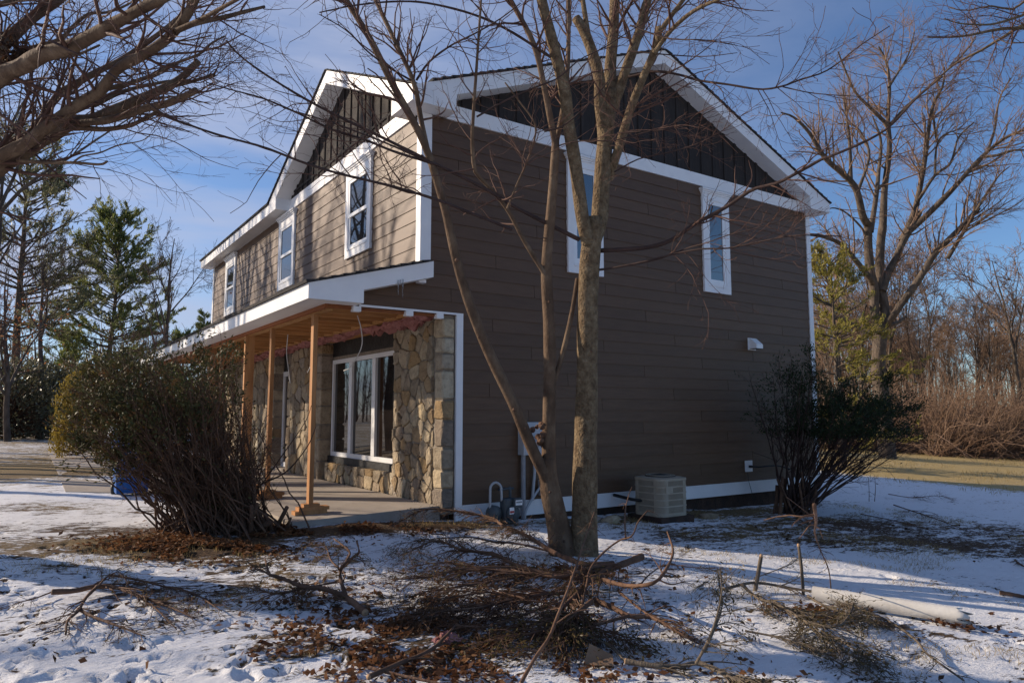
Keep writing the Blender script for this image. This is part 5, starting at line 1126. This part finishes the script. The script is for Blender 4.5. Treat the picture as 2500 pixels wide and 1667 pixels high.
B('rusty leaved cut bough low on the left of the brush pile', cb8, [([(1400, 640), (1150, 650), (900, 690), (700, 740), (480, 760), (300, 800)], .018, .004, .18, .12), ([(1000, 680), (800, 640), (600, 660), (420, 690)], .010, .003, .2, .2), ([(1200, 700), (950, 800), (750, 860), (560, 850)], .010, .003, .15, .12)], 204, 'dead_leaf_dark', 6500, .04, (130, .2, .6))
B('dark tangle of twigs at the near side of the brush pile', cb8, [([(1420, 700), (1250, 830), (1050, 900), (880, 930), (720, 960)], .020, .004, .2, .08), ([(1350, 750), (1250, 950), (1100, 1020), (950, 1040)], .012, .003, .15, .08), ([(1300, 800), (1450, 880), (1560, 920), (1600, 940)], .010, .003, .12, .1)], 205, 'olive_leaf', 5500, .045, (130, .2, .55))
B('tall thin stick standing up out of the brush pile, leaning right', cb8, [([(970, 1220), (1060, 1060), (1150, 930), (1210, 780), (1280, 600), (1345, 410), (1395, 260), (1440, 130)], .011, .004, .03, .80)], 206, None, 0, sub=(10, .08, .25))
B('forked stick rising right from the brush pile in front of the trunk', cb8, [([(1360, 720), (1390, 600), (1415, 490), (1500, 385), (1600, 310), (1680, 280), (1720, 190), (1780, 120)], .011, .005, .1, .75), ([(1640, 290), (1635, 200), (1640, 100), (1660, 20), (1680, -30)], .006, .003, .75, 1.0)], 207, None, 0, sub=(8, .08, .25))
B('curved cut bough hooking upward at the right of the brush pile', cb8, [([(1500, 560), (1600, 590), (1710, 600), (1830, 575), (1900, 490), (1942, 380), (1905, 255)], .02, .006, .15, .62), ([(1730, 595), (1800, 520), (1900, 465), (2050, 480), (2180, 490)], .008, .003, .2, .2), ([(1850, 560), (1930, 590), (2020, 570)], .008, .003, .2, .18)], 208, None, 0, sub=(30, .12, .4))
B('dark bough running right and down from the brush pile', cb8, [([(1440, 690), (1560, 740), (1660, 790), (1800, 800), (1900, 850), (1980, 900), (2120, 975)], .024, .006, .12, .06), ([(1600, 640), (1750, 760), (1870, 830), (1960, 880)], .012, .005, .15, .08), ([(1660, 790), (1450, 850), (1250, 930), (1100, 960)], .014, .004, .12, .08)], 209, 'olive_leaf', 900, .04, (50, .15, .45))
B('pale stick lying along the bottom edge right of the brush pile', cb8, [([(1640, 1080), (1760, 1100), (1850, 1112), (1990, 1112), (2090, 1092), (2200, 1130), (2352, 1205), (2450, 1240)], .018, .010, .05, .05), ([(2090, 1092), (2160, 960), (2220, 800), (2252, 640), (2242, 480)], .009, .003, .08, .7), ([(1640, 1080), (1560, 1000), (1480, 950), (1380, 900)], .010, .004, .05, .1)], 210, 'olive_leaf', 700, .04, (40, .12, .4), 'stake_wood')
B('straight dark stick lying at the bottom edge left of the brush pile', cb8, [([(0, 1180), (200, 1092), (400, 1005), (560, 850)], .016, .009, .04, .10), ([(0, 1120), (200, 1170), (450, 1222), (600, 1260)], .011, .006, .04, .05)], 211, None, 0, sub=(10, .1, .3))
B('bare branched cutting lying alone on the open snow at lower left', cb7, [([(230, 1165), (330, 1160), (430, 1140), (530, 1150), (620, 1185), (750, 1232), (860, 1282)], .020, .004, .10, .03), ([(345, 1240), (400, 1270), (480, 1300), (560, 1330), (640, 1362)], .012, .004, .05, .04), ([(430, 1140), (380, 1190), (345, 1250), (300, 1290), (290, 1352)], .013, .006, .10, .03), ([(480, 1090), (600, 1110), (720, 1140), (850, 1170), (980, 1250)], .010, .003, .12, .05), ([(430, 1145), (470, 1100), (520, 1075)], .008, .004, .10, .25), ([(620, 1185), (700, 1250), (780, 1330)], .008, .003, .06, .03), ([(230, 1165), (150, 1195), (85, 1210)], .006, .003, .06, .04)], 212, 'olive_leaf', 1100, .04, (110, .15, .45))
B('forked cut branch with olive sprigs lying on snow left of the brush pile', cm8, [([(1650, 990), (1500, 870), (1300, 790), (1150, 780), (950, 700), (870, 680), (830, 550)], .026, .006, .05, .30), ([(1150, 785), (1000, 825), (880, 830), (780, 795), (735, 760)], .011, .005, .12, .18), ([(1500, 870), (1450, 720), (1450, 640), (1485, 590), (1560, 530), (1600, 490), (1580, 400)], .018, .006, .06, .52), ([(1485, 590), (1525, 500), (1470, 440), (1395, 385)], .012, .006, .35, .5), ([(1450, 640), (1370, 560), (1330, 450), (1280, 410)], .009, .004, .3, .45), ([(1440, 735), (1300, 760), (1200, 780)], .010, .005, .12, .1), ([(880, 690), (800, 640), (770, 590)], .007, .003, .2, .25)], 213, 'olive_leaf', 3600, .035, (70, .15, .45))
B('long bare shoot trailing right from the stakes towards the bottom right', cs, [([(200, 550), (420, 505), (650, 540), (830, 568), (1000, 602), (1200, 705), (1400, 790), (1580, 920), (1640, 1000), (1750, 1085), (1920, 1205)], .014, .006, .10, .05), ([(420, 470), (560, 420), (680, 370), (740, 320)], .006, .003, .10, .35), ([(600, 530), (700, 490), (760, 450)], .006, .003, .1, .2)], 214, 'olive_leaf', 500, .035, (40, .15, .4), 'stake_wood')
B('leafy brush heaped around the foot of the two stakes', cs, [([(330, 520), (420, 600), (560, 660), (700, 700), (900, 740), (1060, 700)], .016, .004, .12, .10), ([(560, 640), (750, 760), (900, 820), (1050, 800), (1140, 650)], .014, .006, .10, .2), ([(700, 700), (900, 900), (1100, 1020), (1300, 1130)], .010, .003, .08, .06), ([(800, 600), (900, 660), (1050, 720), (1250, 800), (1430, 850)], .012, .004, .12, .05)], 215, 'olive_leaf', 5200, .04, (150, .15, .5), 'stake_wood')
B('thin leafy twigs scattered on the snow below the stakes', cs, [([(20, 1080), (150, 1130), (300, 1200), (420, 1240)], .016, .012, .05, .04), ([(350, 850), (600, 900), (850, 980), (1050, 1100)], .008, .003, .08, .05), ([(900, 850), (1100, 960), (1250, 1060), (1330, 1150)], .009, .003, .08, .05), ([(60, 1000), (180, 700), (170, 540), (150, 400)], .009, .003, .08, .6)], 216, 'olive_leaf', 2600, .045, (120, .12, .45), 'stake_wood')
B('bare twigs fallen on the shaded snow right of the yew', crop(1700, 750, .4464), [([(1080, 1080), (1200, 1120), (1320, 1160), (1500, 1230)], .012, .004, .05, .04), ([(1050, 1020), (1180, 1040), (1320, 1030), (1420, 1050)], .008, .003, .12, .1), ([(900, 1130), (1100, 1170), (1280, 1220)], .008, .003, .05, .04)], 217, None, 0, sub=(60, .2, .6))
B('lone stick on the snow at the right edge', cs, [([(2180, 575), (2270, 590), (2380, 612)], .02, .016, .02, .02), ([(2290, 345), (2330, 375), (2380, 400)], .012, .010, .03, .03)], 218, None, 0, sub=(3, .1, .2))
# suckers at the foot of the front tree and along the house
B('thin upright saplings in the shaded snow right of the yew', crop(1700, 750, .4464), [([(645, 1080), (655, 1180), (650, 1240), (680, 1330), (725, 1440), (738, 1560)][::-1], .005, .003, .03, 1.6), ([(945, 1060), (945, 1000), (940, 930)], .007, .003, .02, .55), ([(975, 1060), (980, 990), (975, 920)], .007, .003, .02, .55)], 219, None, 0, sub=(14, .06, .2), cut=False, name='sapling')

# fallen leaves
def litter(spots, n, size, mat, name, label, seed):
    r = np.random.default_rng(seed); C = []
    for (u, v, ru, rv, w) in spots:
        m_ = int(n*w); p = G(u, v); x = r.normal(0, 1, m_)*ru; y = r.normal(0, 1, m_)*rv; q = p+RT*x[:, None]+FH*y[:, None]; C.append(q)
    C = np.vstack(C); cl_ = fbm(C[:, 0]*3, C[:, 1]*3, 3); C = C[cl_ > (.38 if size > .036 else .52)]; C[:, 2] = gz(C[:, 0], C[:, 1])+r.uniform(.0, .035, len(C))
    n_ = len(C); X_ = r.normal(0, 1, (n_, 3)); X_[:, 2] *= .35; X_ = nrm(X_); Z_ = np.array([0, 0, 1.])+r.normal(0, .5, (n_, 3)); Y_ = nrm(np.cross(Z_, X_)); Nn = np.cross(X_, Y_); s = (size*r.uniform(.45, 1.8, n_))[:, None]
    cu = r.uniform(.1, .5, n_)[:, None]
    V = np.stack([C-X_*s*.5, C-Y_*s*.33+Nn*s*cu*.4, C+X_*s*.5+Nn*s*.1, C+Y_*s*.33+Nn*s*cu*.4], 1).reshape(-1, 3)
    o = mk(name, V, np.arange(4*n_).reshape(n_, 4), mat, base=G(*spots[0][:2])); o['kind'] = 'stuff'; o['label'] = label; o['category'] = 'leaves'
litter([(490, 1335, .45, .28, .28), (620, 1300, .5, .2, .15), (330, 1330, .3, .2, .02), (830, 1285, .8, .15, .10), (1080, 1500, .6, .35, .20), (960, 1590, .5, .3, .10), (1200, 1640, .9, .2, .05), (1340, 1400, .5, .25, .07), (2180, 1525, .35, .05, .03), (2060, 1500, .6, .15, .03)], 17000, .038, 'dead_leaf', 'leaf_litter', 'russet dead leaves lying in drifts on the snow', 301)
litter([(1250, 1500, 2.0, .8, .35), (500, 1450, 1.8, .9, .15), (2100, 1300, 2.4, .6, .30), (1900, 1550, 1.6, .5, .2)], 3000, .034, 'dead_leaf_dark', 'leaf_litter', 'scattered dark dead leaves dotting the snow', 302)
# dry grass tufts on the lawn in front of the wood
r = np.random.default_rng(303); n = 26000; x = r.uniform(15, 46, n); y = r.uniform(-14, 22, n); k = fbm(x*.5, y*.9, 3); s = k > .46; x, y = x[s], y[s]
C = np.stack([x, y, gz(x, y)+.05], 1); V, Fc = leavesVF(C, .16, r, .08, np.tile([0, 0, 1.], (len(C), 1))); o = mk('lawn_grass', V, Fc, 'tan_grass', base=(28, 2, float(gz(28, 2)))); o['kind'] = 'stuff'; o['label'] = 'dry tan winter grass of the far lawn'; o['category'] = 'grass'

# dry blades poking through the near snow
r = np.random.default_rng(304); n = 110000; x = r.uniform(-6, 9, n); y = r.uniform(-7.5, 1.0, n); k = fbm(x*1.3+7, y*1.3+3, 3); s = (k > .52) & ~((x > -1.7) & (y > -.1)); x, y = x[s], y[s]
C = np.stack([x, y, gz(x, y)+.012], 1); D = r.normal(0, .6, (len(C), 3)); D[:, 2] = 1; V, Fc = leavesVF(C, .055, r, .07, D); o = mk('yard_grass', V, Fc, 'tan_grass', base=(0, -3, float(gz(0, -3)))); o['kind'] = 'stuff'; o['label'] = 'dry grass blades poking through the thin snow'; o['category'] = 'grass'
